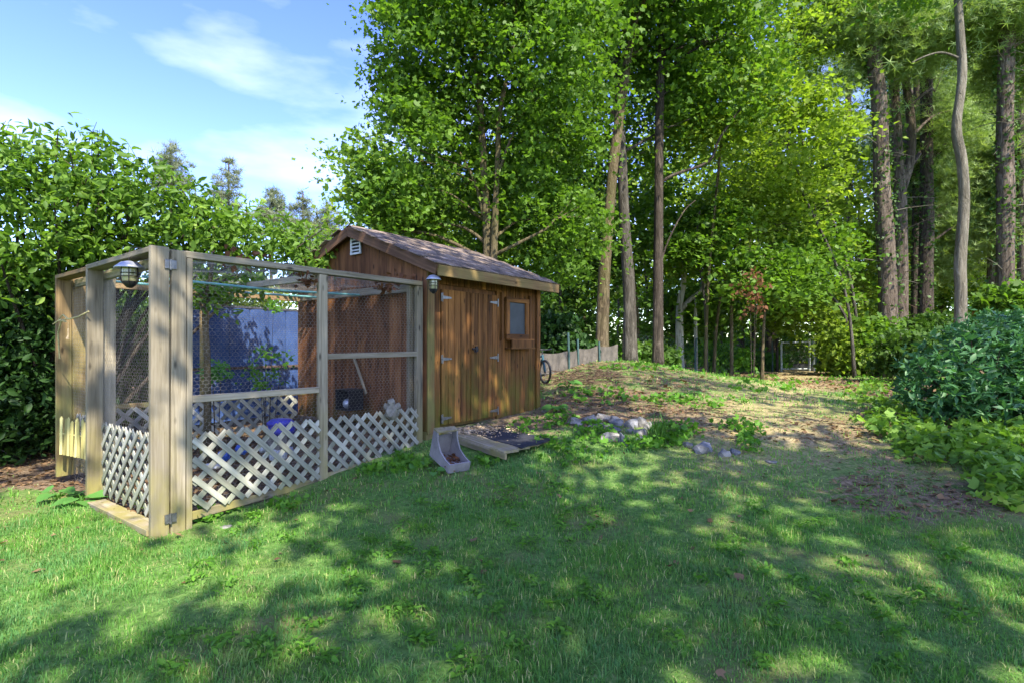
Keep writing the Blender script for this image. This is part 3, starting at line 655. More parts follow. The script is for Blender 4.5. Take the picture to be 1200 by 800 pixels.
# ------------------------------------------------------------------ pickets, bed edging
pk = thing('picket_edging', 'low edging of thin pointed yellow pickets at the far left post', 'edging', tuple(W(86, 535, 4.85)))
for k in range(9):
    px = 71 + k * 4.2; h_ = random.uniform(.30, .34); q = W(px, 532 + k * .8, 4.9 - k * .02) - Vector(pk.location)
    mb = MB(); mb.add([(-.012, 0, 0), (.012, 0, 0), (.012, 0, h_), (0, 0, h_ + .02), (-.012, 0, h_), (-.012, .01, 0), (.012, .01, 0), (.012, .01, h_), (0, .01, h_ + .02), (-.012, .01, h_)],
                      [(0, 1, 2, 3, 4), (9, 8, 7, 6, 5), (0, 5, 6, 1), (1, 6, 7, 2), (2, 7, 8, 3), (3, 8, 9, 4), (4, 9, 5, 0)])
    link('picket', mb.mesh('picket'), M['picket'], pk, Matrix.Translation(q) @ Matrix.Rotation(random.gauss(0, .04), 4, 'Y'))
beam('stringer', W(70, 507, 4.93) - Vector(pk.location), W(106, 512, 4.75) - Vector(pk.location), .012, .008, M['picket'], pk)

# ------------------------------------------------------------------ ramp, mat, trough, shavings
def onz(x, y, up=0): p = PL(x, y); return Vector((p.x, p.y, gzf(p.x, p.y) + up))
RB = .345; ramp_o = PL(2.5 + .78, -.035, .0)
rampt = thing('wooden_ramp', 'low weathered plank ramp sloping down from the shed doors', 'ramp', (ramp_o.x, ramp_o.y, RB), RZ)
zl = gzf(*PL(2.95, -1.15)[:2]) + .03 - RB
for k in range(6):
    x0 = -.56 + k * .19
    beam('plank', (x0 + .09, -.0, .02), (x0 + .09 - .29, -1.08 + random.uniform(-.01, .01), zl + .01), .182, .025, M['pen'], rampt, (0, 0, 1))
for x0 in (-.57, .59): beam('side_board', (x0, -.01, -.03), (x0 - .29, -1.09, zl - .02), .06, .025, M['pen'], rampt, (1, 0, 0))
def rz_(yl): return .02 + (zl - .01) * (-yl / 1.08) + RB
mb = MB(); gN = 12
for j in range(gN + 1):
    for i in range(gN + 1):
        xx = -.34 + .98 * i / gN; yy = -.26 - .86 * j / gN
        xx += .02 * math.sin(j * .8) + .27 * yy; e = max(0, abs(i / gN - .5) * 2 - .8) 
        mb.v.append((xx, yy, rz_(max(yy, -1.08)) - RB + .018 + .006 * math.sin(i * 1.3) * math.sin(j * 1.1) + .008 * (yy < -1.05)))
for j in range(gN):
    for i in range(gN):
        a = j * (gN + 1) + i; mb.f.append((a, a + gN + 1, a + gN + 2, a + 1))
k0 = len(mb.v); mb.v += [(x, y, z - .012) for x, y, z in mb.v[:k0]]
mb.f += [tuple(q + k0 for q in f[::-1]) for f in mb.f[:]]
bd = [i for i in range(gN)] ; ring = [(0, i) for i in range(gN)] + [(j, gN) for j in range(gN)] + [(gN, gN - i) for i in range(gN)] + [(gN - j, 0) for j in range(gN)]
ids = [j * (gN + 1) + i for j, i in ring]
for a, c_ in zip(ids, ids[1:] + ids[:1]): mb.f.append((a, c_, c_ + k0, a + k0))
o = link('rubber_mat', mb.mesh('rubber_mat'), M['mat'], None, Matrix.Translation((ramp_o.x, ramp_o.y, RB)) @ Matrix.Rotation(RZ, 4, 'Z')); tag(o, 'black rubber mat dusted with shavings lying on the ramp', 'mat')
r2 = np.random.default_rng(3); Ns = 900
xs = np.concatenate([r2.normal(-.2, .16, Ns // 2), r2.uniform(-.5, .35, Ns // 2)]); ys = np.concatenate([r2.normal(-.22, .14, Ns // 2), -np.abs(r2.normal(0, .33, Ns // 2))])
ok = (np.abs(xs) < .53) & (ys < -.01) & (ys > -.88); xs, ys = xs[ok], ys[ok]
Pw = np.array([[*(Vector((ramp_o.x, ramp_o.y, 0)) + U * (x + .27 * y) + Vector((-.802, .597, 0)) * y)[:2], rz_(y) + (.03 if (x > -.36 and y < -.26) else .018)] for x, y in zip(xs, ys)])
o = leaves('wood_shavings', Pw, np.full(len(Pw), .026), M['shaving'], tmpl=T_TRI, up=3, r=r2, kind='stuff'); tag(o, 'pale wood shavings spilt over the ramp and mat')
# trough: open scoop-shaped box with curved cheeks
tq = G(521, 546); tt = thing('feed_trough', 'scuffed grey scoop shaped trough standing on the grass before the run', 'trough', (tq.x - .06, tq.y + .1, tq.z + .10), R(-52)); tt.rotation_euler = (0, R(18), R(-52))
# local: x along length (back to front), y across
prof = [(-.0, .27), (.07, .27), (.10, .19), (.17, .12), (.27, .09), (.36, .085), (.36, .0), (-.0, .0)]
for sy in (-.105, .105):
    mb = MB(); n_ = len(prof); mb.add([(x, sy - .007, z) for x, z in prof] + [(x, sy + .007, z) for x, z in prof], [tuple(range(n_)), tuple(range(n_, 2 * n_))[::-1]] + [(i, i + n_, (i + 1) % n_ + n_, (i + 1) % n_) for i in range(n_)])
    link('cheek', mb.mesh('cheek'), M['trough'], tt)
link('back_panel', MB().box(.0, .012, -.098, .098, .0, .2).mesh('back_panel'), M['trough'], tt); link('front_panel', MB().box(.348, .362, -.098, .098, .0, .086).mesh('front_panel'), M['trough'], tt)
link('base_panel', MB().box(.013, .347, -.098, .098, .006, .018).mesh('base_panel'), M['trough'], tt); link('top_board', MB().box(-.005, .075, -.112, .112, .262, .278).mesh('top_board'), M['pen'], tt)
Pl = np.stack([r2.uniform(.1, .34, 160), r2.uniform(-.09, .09, 160), r2.uniform(.02, .04, 160)], 1)
leaves('shavings', Pl, np.full(160, .03), M['rustleaf'], tt, tmpl=T_TRI, up=3, r=r2, kind='stuff')

# ------------------------------------------------------------------ things inside the run
def at_pen(x, y, up=0): p = PL(x, y); return (p.x, p.y, gzf(p.x, p.y) + up)
bk = thing('water_bucket', 'shiny purple blue lidded drinker raised on a block inside the run', 'drinker', at_pen(1.55, 1.25, .0))
link('stand', MB().box(-.11, .11, -.11, .11, 0, .2).mesh('stand'), M['concrete'], bk)
link('bowl', MB().lathe([(0, .2), (.13, .2), (.15, .22), (.15, .27), (.12, .28)], 24).mesh('bowl'), M['blue'], bk, smooth=True)
link('tank', MB().lathe([(.12, .25), (.125, .29), (.14, .31), (.14, .33), (.10, .36), (.0, .37)], 24).mesh('tank'), M['blue'], bk, smooth=True)
bxo = thing('nest_box', 'dark box with a round pale object set against the shed end', 'box', at_pen(2.2, .95, .28), RZ)
link('box_shell', MB().box(0, .2, 0, .012, 0, .24).box(0, .2, .24, .252, 0, .24).box(0, .2, .013, .239, 0, .012).box(0, .2, .013, .239, .228, .24).box(.188, .2, .013, .239, .013, .227).mesh('box_shell'), M['black'], bxo)
o = link('ball', MB().lathe([(.0, -.06), (.03, -.052), (.052, -.03), (.06, 0), (.052, .03), (.03, .052), (0, .06)], 16).mesh('ball'), M['lamp'], None, Matrix.Translation((*PL(2.28, 1.08)[:2], gzf(*PL(2.2, .95)[:2]) + .352)), smooth=True)
tag(o, 'pale grey ball resting in the dark box against the shed', 'ball')
beam_o = thing('leaning_board', 'thin angled timber leaning on the shed end above the dark box', 'board', at_pen(2.42, 1.2, .55), RZ)
beam('strip', (.02, -.25, -.1), (.02, .0, .36), .03, .02, M['pen'], beam_o, (-1, 0, 0)); beam('strip', (.02, .02, .35), (.02, .42, .35), .03, .02, M['pen'], beam_o, (-1, 0, 0))
bs = W(460, 486, 5.35); st = thing('stone_ornament', 'pale rounded concrete ornament standing by the shed wall inside the run', 'ornament', tuple(bs))
def blob(name, c, rad, seed, mat, parent=None, rough=.22, sub=2, flat=1.0, facets=True):
    import bmesh
    bm = bmesh.new(); bmesh.ops.create_icosphere(bm, subdivisions=sub, radius=1)
    rs = np.random.default_rng(seed); ph = rs.uniform(0, 6, 6)
    for v in bm.verts:
        c_ = v.co; k = 1 + rough * (math.sin(c_.x * 3 + ph[0]) * math.sin(c_.y * 2.6 + ph[1]) + .6 * math.sin(c_.z * 4 + ph[2]) * math.sin(c_.x * 5 + ph[3])) + rs.normal(0, .05)
        for ax in (Vector((.8, .5, .4)), Vector((-.6, .7, .5)), Vector((.1, -.9, .5)), Vector((-.3, -.2, .95))):
            dd_ = c_.dot(ax.normalized()); 
            if dd_ > .72: k *= .72 / dd_ * .97 + .03
        v.co = Vector((c_.x * k * rad[0], c_.y * k * rad[1], c_.z * k * rad[2] * flat))
    me = bpy.data.meshes.new(name); bm.to_mesh(me); bm.free()
    return link(name, me, mat, parent, Matrix.Translation(c) @ Matrix.Rotation(rs.uniform(0, 6), 4, 'Z'))
blob('body', (0, 0, .04), (.08, .06, .09), 4, M['concrete'], st, .1); blob('head', (-.01, 0, .13), (.045, .04, .045), 5, M['concrete'], st, .1); blob('shoulder', (.05, 0, .09), (.04, .035, .04), 6, M['concrete'], st, .1); blob('shoulder', (-.06, 0, .085), (.035, .035, .04), 8, M['concrete'], st, .1)
for k, (nm, px, py, d, mt, rad, lb) in enumerate([('plastic_toy', 262, 533, 4.55, 'skyblue', (.06, .05, .06), 'blue plastic toy behind the left part of the front lattice'), ('plastic_toy', 284, 525, 4.75, 'skyblue', (.06, .05, .055), 'larger bright blue plastic toy lying right of the first one'),
        ('plastic_toy', 264, 523, 4.62, 'red', (.045, .04, .02), 'small red cap lying on the blue plastic toy'), ('white_bag', 250, 545, 4.45, 'white', (.07, .05, .03), 'white crumpled bag low behind the front lattice at left'), ('white_bag', 308, 524, 4.85, 'white', (.045, .04, .045), 'small white bag standing behind the lattice near the middle post'),
        ('white_bag', 325, 533, 4.8, 'white', (.08, .05, .06), 'round white bag behind the lattice nearest the middle post'), ('grey_tub', 335, 528, 5.0, 'lamp', (.08, .06, .05), 'grey tub lying behind the white bags')]):
    q = W(px, py, d); q.z = max(q.z, gzf(q.x, q.y) + rad[2] * .8)
    o = blob(nm, q, rad, 20 + k, M[mt], None, .12); tag(o, lb, nm.split('_')[1])
# blue panel behind the run
o0 = W(228, 358, 7.6); o1 = W(348, 358, 9.0)
bp = thing('blue_panel', 'faded blue sheet panel screening the ground behind the run', 'panel', (o0.x, o0.y, .2), math.atan2(o1.y - o0.y, o1.x - o0.x))
Lp = math.hypot(o1.x - o0.x, o1.y - o0.y) + .1; Hp = 1.68
for k in range(6):
    w = (Lp + .12) / 6; mb = MB(); q = []
    for j in range(5):
        x_ = -.12 + k * w + .004 + (w - .008) * j / 4; q.append((x_, .012 * math.sin(math.pi * j / 4)))
    mb.add([(x, -y, 0) for x, y in q] + [(x, -y, Hp) for x, y in q], [(j, j + 1, j + 6, j + 5) for j in range(4)]); mb.add([(-.12 + k * w, .02, 0), (-.12 + k * w + w, .02, 0), (-.12 + k * w + w, .02, Hp), (-.12 + k * w, .02, Hp)], [(3, 2, 1, 0)])
    link('sheet', mb.mesh('sheet'), M['panel'], bp)
beam('rail', (-.12, -.03, .78), (Lp, -.03, .78), .04, .03, M['tarpgrey'], bp); beam('rail', (-.12, .0, Hp + .01), (Lp, .0, Hp + .01), .03, .03, M['metal'], bp); beam('post', (Lp + .02, 0, 0), (Lp + .02, 0, Hp + .02), .05, .05, M['tarpgrey'], bp)

# ------------------------------------------------------------------ stones
stones = [(674, 492, 15, 8, 's', 'long pale stone at the left end of the stone heap'), (690, 490, 12, 8, 's', 'pale stone second from the left of the heap'), (706, 487, 14, 6, 's', 'flat brownish stone at the back of the heap'), (704, 497, 13, 5, 's', 'flat slab in the middle of the stone heap'), (722, 491, 14, 8, 'b', 'upright blue grey stone at the back of the heap'),
          (741, 494, 13, 8, 'b', 'square bluish stone right of the upright one'), (752, 492, 9, 10, 's', 'brown stone at the back right of the heap'), (718, 501, 12, 6, 'b', 'dark bluish stone below the upright one'), (716, 509, 20, 8, 's', 'largest white grey stone at the front of the heap'), (731, 513, 9, 10, 'b', 'rounded grey stone beside the largest one'),
          (751, 505, 12, 6, 's', 'pale flat stone low at the right of the heap'), (752, 513, 11, 7, 'b', 'bluish stone lowest at the right of the heap'), (739, 503, 9, 5, 's', 'small pale stone wedged in the right of the heap'), (760, 497, 8, 7, 's', 'small upright stone beside the iris clump'), (696, 498, 8, 5, 's', 'small stone tucked in front of the slab'),
          (824, 523, 18, 9, 'b', 'blocky grey stone alone at the edge of the bed'), (848, 529, 10, 7, 's', 'round white stone right of the blocky grey one'), (806, 520, 8, 5, 's', 'small pale stone left of the blocky grey one'), (861, 528, 9, 5, 'b', 'small teal grey stone at the far right of the edging'), (903, 540, 9, 2, 's', 'flat chip of stone lying at the path edge'), (638, 480, 6, 3, 's', 'tiny stone lying near the shed corner'), (266, 617, 9, 3, 's', 'small flat pale stone in the grass before the run')]
for k, (px, py, rw, rh, t_, lb) in enumerate(stones):
    g_ = G(px, py + rh * .7); s_ = g_.y / F
    rad = (rw * s_ * .82, rw * s_ * .65, rh * s_ * .9)
    o = blob('stone', (g_.x, g_.y, g_.z + rad[2] * .35), rad, 50 + k, M['stone' if t_ == 's' else 'stoneblue'], None, .2)
    tag(o, lb, 'stone', 'stones edging the planting bed' if k < 19 else 'loose stones')

# ------------------------------------------------------------------ silt fence, bicycle, gate, wire fence
sf = thing('silt_fence', 'low tan fabric fence sagging between thin posts behind the shed', 'fence', tuple(W(625, 432, 11.5)))
so_ = Vector(sf.location)
pts = [(600, 436, 9.5, 412), (632, 434, 10.2, 413), (665, 433, 11.0, 411), (678, 432, 11.4, 408), (700, 430, 12.0, 405), (724, 428, 12.8, 403)]
for a, c_ in zip(pts, pts[1:]):
    mb = MB(); 
    for j in range(7):
        t = j / 6; px = a[0] + (c_[0] - a[0]) * t; d = a[2] + (c_[2] - a[2]) * t; yb = a[1] + (c_[1] - a[1]) * t; yt = a[3] + (c_[3] - a[3]) * t + 2.2 * math.sin(math.pi * t)
        p = W(px, yb + 4, d) - so_; q = W(px, yt, d) - so_; wv = .03 * math.sin(j * 2.1); mb.v += [(p.x, p.y + wv, p.z), (q.x, q.y - wv, q.z), (p.x, p.y + wv + .006, p.z), (q.x, q.y - wv + .006, q.z)]
    for j in range(6):
        k = j * 4; mb.f += [(k, k + 4, k + 5, k + 1), (k + 2, k + 3, k + 7, k + 6), (k + 1, k + 5, k + 7, k + 3)]
    link('fabric_panel', mb.mesh('fabric_panel'), M['silt'], sf)
for px, d, yt in ((667, 11.0, 390), (678, 11.35, 397), (632, 10.1, 404), (703, 12.0, 400)):
    mb = MB(); mb.tube([W(px, 436, d) - so_, W(px - 1, yt, d) - so_], .022, 8); link('post', mb.mesh('post'), M['green_post'], sf)
# bicycle partly behind the shed
bq = G(640, 450); bc = thing('bicycle', 'teal and black bicycle half hidden behind the right end of the shed', 'bicycle', (bq.x - .02, bq.y, bq.z), R(115))
def ring(c, r_, th, axis_y=True, n_=24): return [(c[0] + r_ * math.cos(2 * math.pi * k / n_), c[1], c[2] + r_ * math.sin(2 * math.pi * k / n_)) for k in range(n_ + 1)]
for cx in (0, .78):
    wl = link('wheel', MB().tube(ring((0, 0, 0), .018, .01, n_=8), .012, 6).mesh('wheel'), M['metal'], bc, Matrix.Translation((cx, 0, .22)))
    link('tyre', MB().tube(ring((0, 0, 0), .20, .02), .02, 8).mesh('tyre'), M['black'], wl); mb = MB()
    for k in range(10): a = k * math.pi / 5; mb.tube([(0, 0, 0), (.19 * math.cos(a), 0, .19 * math.sin(a))], .0025, 4)
    mb.tube(ring((0, 0, 0), .178, 0), .009, 6); link('rim', mb.mesh('rim'), M['metal'], wl)
mb = MB(); mb.tube([(0, 0, .22), (.10, 0, .52)], .02, 8); mb.tube([(.08, 0, .45), (.42, 0, .2)], .02, 8); mb.tube([(.09, 0, .5), (.5, 0, .42)], .018, 8); mb.tube([(.42, 0, .2), (.52, 0, .5)], .018, 8); mb.tube([(.42, 0, .2), (.78, 0, .22)], .014, 8); mb.tube([(.5, 0, .42), (.78, 0, .22)], .013, 8)
link('frame', mb.mesh('frame'), M['teal2'], bc)
mb = MB(); mb.tube([(.10, 0, .52), (.11, 0, .6), (.1, .0, .61)], .013, 8); mb.tube([(.16, -.22, .62), (.11, -.12, .61), (.1, 0, .61), (.11, .12, .61), (.16, .22, .62)], .014, 8); link('handlebar', mb.mesh('handlebar'), M['black'], bc)
blob('saddle', (.54, 0, .54), (.12, .06, .03), 3, M['black'], bc, .05)
# chain-link gate
g0, g1 = W(914, 437, 20), W(950, 436, 20.3); gt = thing('chain_link_gate', 'narrow galvanised chain link gate between two posts at the end of the path', 'gate', (g0.x, g0.y, gzf(g0.x, g0.y)))
wv = Vector((g1.x - g0.x, g1.y - g0.y, 0)); wl_ = wv.length; wd = wv.normalized()
for t_, h_, r_ in ((-.12, 1.25, .05), (.06, 1.1, .04), (wl_ - .05, 1.2, .04), (wl_ + .14, 1.3, .05)):
    mb = MB(); mb.tube([wd * t_ + Vector((0, 0, -.2)), wd * t_ + Vector((0, 0, h_))], r_, 10); link('post', mb.mesh('post'), M['gate'] if t_ > 0 else M['iron'], gt)
mb = MB(); mb.tube([wd * .06 + Vector((0, 0, 1.06)), wd * (wl_ - .05) + Vector((0, 0, 1.1))], .024, 8); mb.tube([wd * .06 + Vector((0, 0, .1)), wd * (wl_ - .05) + Vector((0, 0, .1))], .024, 8); link('gate_frame', mb.mesh('gate_frame'), M['gate'], gt)
hexwire('wire_mesh', wd * .06 + Vector((0, 0, .1)), wd, (0, 0, 1), wl_ - .1, .98, gt, cw=.09, rad=.002)
def wfence(label, pts, h_, name='wire_fence', wood_post=False):
    o_ = pts[0]; t = thing(name, label, 'fence', tuple(o_))
    for k, p in enumerate(pts):
        mb = MB(); q = p - o_; hh_ = h_ * (1 + .05 * math.sin(k * 3)); mb.tube([q + Vector((0, 0, -.2)), q + Vector((.02 * math.sin(k * 5), 0, hh_ * .5)), q + Vector((.03 * math.sin(k * 4), 0, hh_))], .03, 8); link('post', mb.mesh('post'), M['green_post'], t)
    for a, c_ in zip(pts, pts[1:]):
        v = c_ - a; l_ = v.length; v.normalize(); hexwire('wire_mesh', a - o_, v, (0, 0, 1), l_, h_ * .95, t, cw=.16, rad=.0025, mat=M['green_post'])
def gp(px, d): x = (px - 600) / F * d; return Vector((x, d, gzf(x, d)))
wfence('dark wire fence along the wood edge between the grey trunks and the path', [gp(735, 15.2), gp(770, 15.6), gp(815, 16.5), gp(857, 17.5), gp(905, 20)], 1.15)
wfence('dark wire fence running right from the chain link gate', [gp(956, 20.5), gp(985, 20), gp(1010, 19)], 1.2)
mb = MB(); q = gp(857, 15.5); mb.tube([(0, 0, -.2), (.01, 0, .9), (0, 0, 2.1)], [.05, .048, .045], 10); tag(link('wooden_pole', mb.mesh('wooden_pole'), M['bark_tan'], None, Matrix.Translation(q)), 'slim yellowish wooden pole standing left of the path at the wood edge', 'pole')

# ------------------------------------------------------------------ trees
def path_pts(pp, d, dd=0):                          # pixel path of a stem at one distance, foot set on the ground
    pts = [W(px, py, d + dd * k) for k, (px, py) in enumerate(pp)]
    if pp[0][1] > 370: pts[0].z = min(pts[0].z, gzf(pts[0].x, pts[0].y) - .12)
    return pts
def smooth_path(pts, rads, sub=4):
    P_, R_ = [], []
    n_ = len(pts)
    for i in range(n_ - 1):
        p0, p1, p2, p3 = pts[max(i - 1, 0)], pts[i], pts[i + 1], pts[min(i + 2, n_ - 1)]
        for k in range(sub):
            t = k / sub; P_.append(.5 * ((2 * p1) + (p2 - p0) * t + (2 * p0 - 5 * p1 + 4 * p2 - p3) * t * t + (3 * p1 - p0 - 3 * p2 + p3) * t ** 3)); R_.append(rads[i] + (rads[i + 1] - rads[i]) * t)
    P_.append(pts[-1]); R_.append(rads[-1]); return P_, R_
def E(px, py, d, rx, ry, rd=None):
    s = d / F; return (np.array(W(px, py, d)), np.array((rx * s, rd if rd else (rx + ry) / 2 * s, ry * s)))
def tree(name, label, stems, ells=(), bark='bark_grey', leaf='maple', n=0, per=28, size=.10, cr=.45, flat=.28, tmpl=T_MAPLE, group='trees of the wood', shell=.35, gap=.35, up=1.0, seed=1, ivy=0, limbs=14, twig=0, crown_name='crown', lr=.035):
    r = np.random.default_rng(seed); base = stems[0][0][0]; bo = Vector((base.x, base.y, gzf(base.x, base.y)))
    t = thing(name, label, 'tree', tuple(bo), 0, group)
    allp = []
    for k, (pts, rads) in enumerate(stems):
        pts = [p - bo for p in pts]; P_, R_ = smooth_path(pts, rads); 
        if k == 0: R_ = [q * (1 + .45 * math.exp(-i / 1.1)) for i, q in enumerate(R_)]
        mb = MB(); mb.tube(P_, R_, 12, jitter=.06); link('trunk', mb.mesh('trunk'), M[bark], t, smooth=True); allp += [(p, q) for p, q in zip(P_, R_)]
        if twig:
            mb = MB()
            for _ in range(twig):
                i = r.integers(2, len(P_) - 1); a = r.uniform(0, 6.28); l_ = r.uniform(.35, 1.4); d_ = Vector((math.cos(a), math.sin(a), r.uniform(-.15, .5))); p = P_[i] + (P_[i - 1] - P_[i]) * r.random()
                mid = p + d_ * l_ * .5; mid.z += .05; e_ = p + d_ * l_ + Vector((0, 0, r.uniform(-.2, .15))); mb.tube([p, mid, e_], [.016, .010, .004], 5)
                mb.tube([mid, mid + Vector((d_.y, -d_.x, .3)) * l_ * .3], [.007, .003], 4)
            link('dead_twigs', mb.mesh('dead_twigs'), M['dogtwig' if bark != 'bark_pine' else 'bark_pale'], t)['kind'] = 'stuff'
    if n:
        P_c = clusters(list(ells), n, r, shell, gap) 
        C = spray(P_c, per, cr, flat, r)
        leaves(crown_name, C, np.full(len(C), size), M[leaf], t, tmpl if (size < .115 or tmpl is not T_MAPLE) else T_TRI, up, .35, r=r, origin=bo, var=cvar(len(P_c), per, r))
        mb = MB(); idx = r.choice(len(P_c), min(limbs, len(P_c)), replace=False)
        for i in idx:
            tgt = Vector(P_c[i]) - bo; c2 = [q for q in allp if q[0].z < tgt.z - .2 and q[0].z > 0.25 * tgt.z] or allp
            p, q = min(c2, key=lambda w: (w[0] - tgt).length + .6 * abs(w[0].z - (tgt.z - .45 * math.hypot(tgt.x - w[0].x, tgt.y - w[0].y))))
            l_ = (tgt - p).length; s0 = min(q * .55, lr + .006 * l_); m1 = p + (tgt - p) * .4 + Vector((r.normal(0, .05), r.normal(0, .05), .10)) * l_; m2 = p + (tgt - p) * .75 + Vector((r.normal(0, .05), r.normal(0, .05), .07)) * l_
            a_, b2 = smooth_path([p, m1, m2, tgt], [s0, s0 * .7, s0 * .42, s0 * .15], 3); mb.tube(a_, b2, 7)
            for _ in range(2):
                e_ = m2 + (tgt - p) * .18 + Vector(r.normal(0, .12, 3)) * l_; mb.tube([m1 + (m2 - m1) * r.random(), m2 + (e_ - m2) * .4, e_], [s0 * .35, s0 * .25, s0 * .08], 5)
        if len(idx): link('limb', mb.mesh('limb'), M[bark], t, smooth=True)
    if ivy:
        pts, rads = stems[0]; P_, R_ = smooth_path([p - bo for p in pts], rads, 8); Q = []
        kk = r.integers(0, int(len(P_) * .8), ivy)
        for i in kk: a = r.uniform(0, 6.28); rr = R_[i] * 1.15 + abs(r.normal(0, .06)); p = P_[i] + (P_[min(i + 1, len(P_) - 1)] - P_[i]) * r.random(); Q.append((p.x + math.cos(a) * rr, p.y + math.sin(a) * rr, p.z))
        leaves('ivy', np.array(Q), np.full(len(Q), .10), M['ivy'], t, T_TRI, .2, .5, r=r)['kind'] = 'stuff'
    return t
def stem(pp, d, w, wt=None, dd=0):                   # widths in photograph pixels
    pts = path_pts(pp, d, dd); n_ = len(pts); wt = w * .6 if wt is None else wt
    return (pts, [(w + (wt - w) * k / (n_ - 1)) * .5 * d / F for k in range(n_)])
# the big maple behind the shed
tree('maple_tree', 'big full maple with several stems standing right behind the shed', [stem([(572, 425), (572, 330), (570, 250), (566, 180), (560, 90), (545, 10), (530, -60)], 10.5, 13, 4), stem([(578, 330), (580, 260), (583, 190), (586, 130), (600, 60), (610, -40)], 10.4, 9, 3), stem([(574, 290), (560, 225), (545, 190), (520, 150)], 10.5, 5, 2), stem([(582, 210), (596, 170), (610, 140), (630, 90)], 10.4, 4, 2)],
     [E(500, 30, 10.3, 62, 110), E(560, -60, 10.5, 130, 120), E(640, 60, 10.8, 90, 130), E(480, 165, 10.0, 62, 60), E(455, 225, 10.0, 48, 45), E(510, 110, 11, 80, 90), E(625, 200, 11.3, 80, 90), E(530, 240, 11.6, 85, 55), E(650, 270, 11.5, 70, 60), E(475, 90, 10.2, 30, 40), E(442, 262, 10.6, 38, 24), E(440, 185, 10.1, 40, 30), E(447, 235, 10.2, 40, 26), E(500, 270, 11, 50, 30), E(600, 300, 11.5, 60, 40)], 'bark_tan', 'maple', 2400, 36, .085, .40, .22, seed=11, limbs=34, gap=.25, group='maples')
tree('tall_tree', 'tan leaning trunk leftmost of the three bare trunks right of the shed', [stem([(705, 430), (707, 340), (713, 260), (720, 180), (733, 90), (745, 0), (752, -80)], 13, 15, 8)], [E(760, -30, 13, 130, 90), E(700, 70, 14, 80, 70)], 'bark_tan', 'maple', 420, 30, .11, .55, .25, seed=12, limbs=14, group='bare trunks right of the shed')
tree('tall_tree', 'grey trunk in the middle of the three bare trunks right of the shed', [stem([(739, 428), (737, 340), (732, 260), (728, 180), (722, 90), (718, 0), (716, -60)], 13.4, 15, 8), stem([(731, 426), (733, 360), (733, 300), (726, 200)], 14, 6, 3)], [E(720, -20, 14, 120, 70), E(770, 130, 14.5, 70, 60)], 'bark_grey', 'maple', 380, 30, .11, .55, .25, seed=13, limbs=14, group='bare trunks right of the shed')
tree('tall_tree', 'dark straight trunk rightmost of the three bare trunks right of the shed', [stem([(771, 424), (771, 340), (772, 260), (772, 180), (774, 90), (776, 0), (778, -60)], 13.2, 12, 8), stem([(773, 215), (790, 205), (830, 190), (842, 165), (855, 145), (870, 125)], 13.2, 4, 2), stem([(770, 330), (780, 290), (800, 250), (815, 235)], 13.3, 2.5, 1)], [E(820, -10, 13, 100, 90), E(850, 90, 13.5, 70, 60), E(790, 60, 14, 60, 60)], 'bark_dark', 'maple', 420, 30, .11, .55, .25, seed=14, limbs=14, group='bare trunks right of the shed')
tree('birch_tree', 'small pale barked forked tree behind the wire fence left of the path', [stem([(797, 425), (796, 390), (797, 355), (801, 330), (800, 300)], 17, 10, 5), stem([(799, 362), (810, 350), (822, 340), (833, 320)], 17, 6, 3), stem([(816, 425), (815, 380), (815, 350)], 17, 4.5, 3)], [E(830, 300, 17, 50, 35), E(790, 290, 18, 50, 35)], 'bark_white', 'maple_lit', 130, 26, .12, .5, .25, seed=15, limbs=8)
tree('dark_tree', 'dark trunk just left of the chain link gate', [stem([(904, 432), (903, 370), (904, 320), (907, 250), (905, 150)], 21.5, 12, 8)], [E(900, 200, 21.5, 70, 90)], 'bark_dark', 'maple_lit', 220, 26, .14, .7, .25, seed=16, limbs=10)
tree('dark_tree', 'second dark trunk a little left of the gate trunk', [stem([(868, 430), (868, 370), (872, 300), (870, 200)], 23, 9, 6)], [E(860, 210, 23, 60, 80)], 'bark_dark', 'maple_lit', 180, 26, .14, .7, .25, seed=17, limbs=8)
# understory maples, bright
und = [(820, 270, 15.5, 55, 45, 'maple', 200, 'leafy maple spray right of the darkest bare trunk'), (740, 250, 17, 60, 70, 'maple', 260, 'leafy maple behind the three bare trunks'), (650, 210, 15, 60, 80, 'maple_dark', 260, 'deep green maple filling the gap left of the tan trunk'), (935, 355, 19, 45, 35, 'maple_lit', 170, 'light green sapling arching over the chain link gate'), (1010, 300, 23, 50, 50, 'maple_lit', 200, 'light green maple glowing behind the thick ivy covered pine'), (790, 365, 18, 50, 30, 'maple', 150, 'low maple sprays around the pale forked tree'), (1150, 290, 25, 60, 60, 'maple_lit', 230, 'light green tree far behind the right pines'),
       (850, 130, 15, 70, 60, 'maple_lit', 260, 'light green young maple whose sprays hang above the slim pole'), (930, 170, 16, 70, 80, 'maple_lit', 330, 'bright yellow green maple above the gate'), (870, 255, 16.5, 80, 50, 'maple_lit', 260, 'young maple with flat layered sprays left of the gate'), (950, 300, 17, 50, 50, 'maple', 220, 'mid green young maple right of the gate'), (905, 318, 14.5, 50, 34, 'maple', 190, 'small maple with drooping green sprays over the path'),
       (900, 40, 17, 110, 60, 'maple_lit', 380, 'tall light maple filling the gap at the top of the picture'), (970, 240, 20, 45, 80, 'maple_lit', 240, 'leafy maple left of the ivy covered pine'), (830, 350, 19, 60, 40, 'maple_dark', 200, 'low dark maple behind the pale forked tree'), (680, 330, 16, 60, 70, 'maple_dark', 300, 'dark leafy tree in the shade beyond the silt fence')]
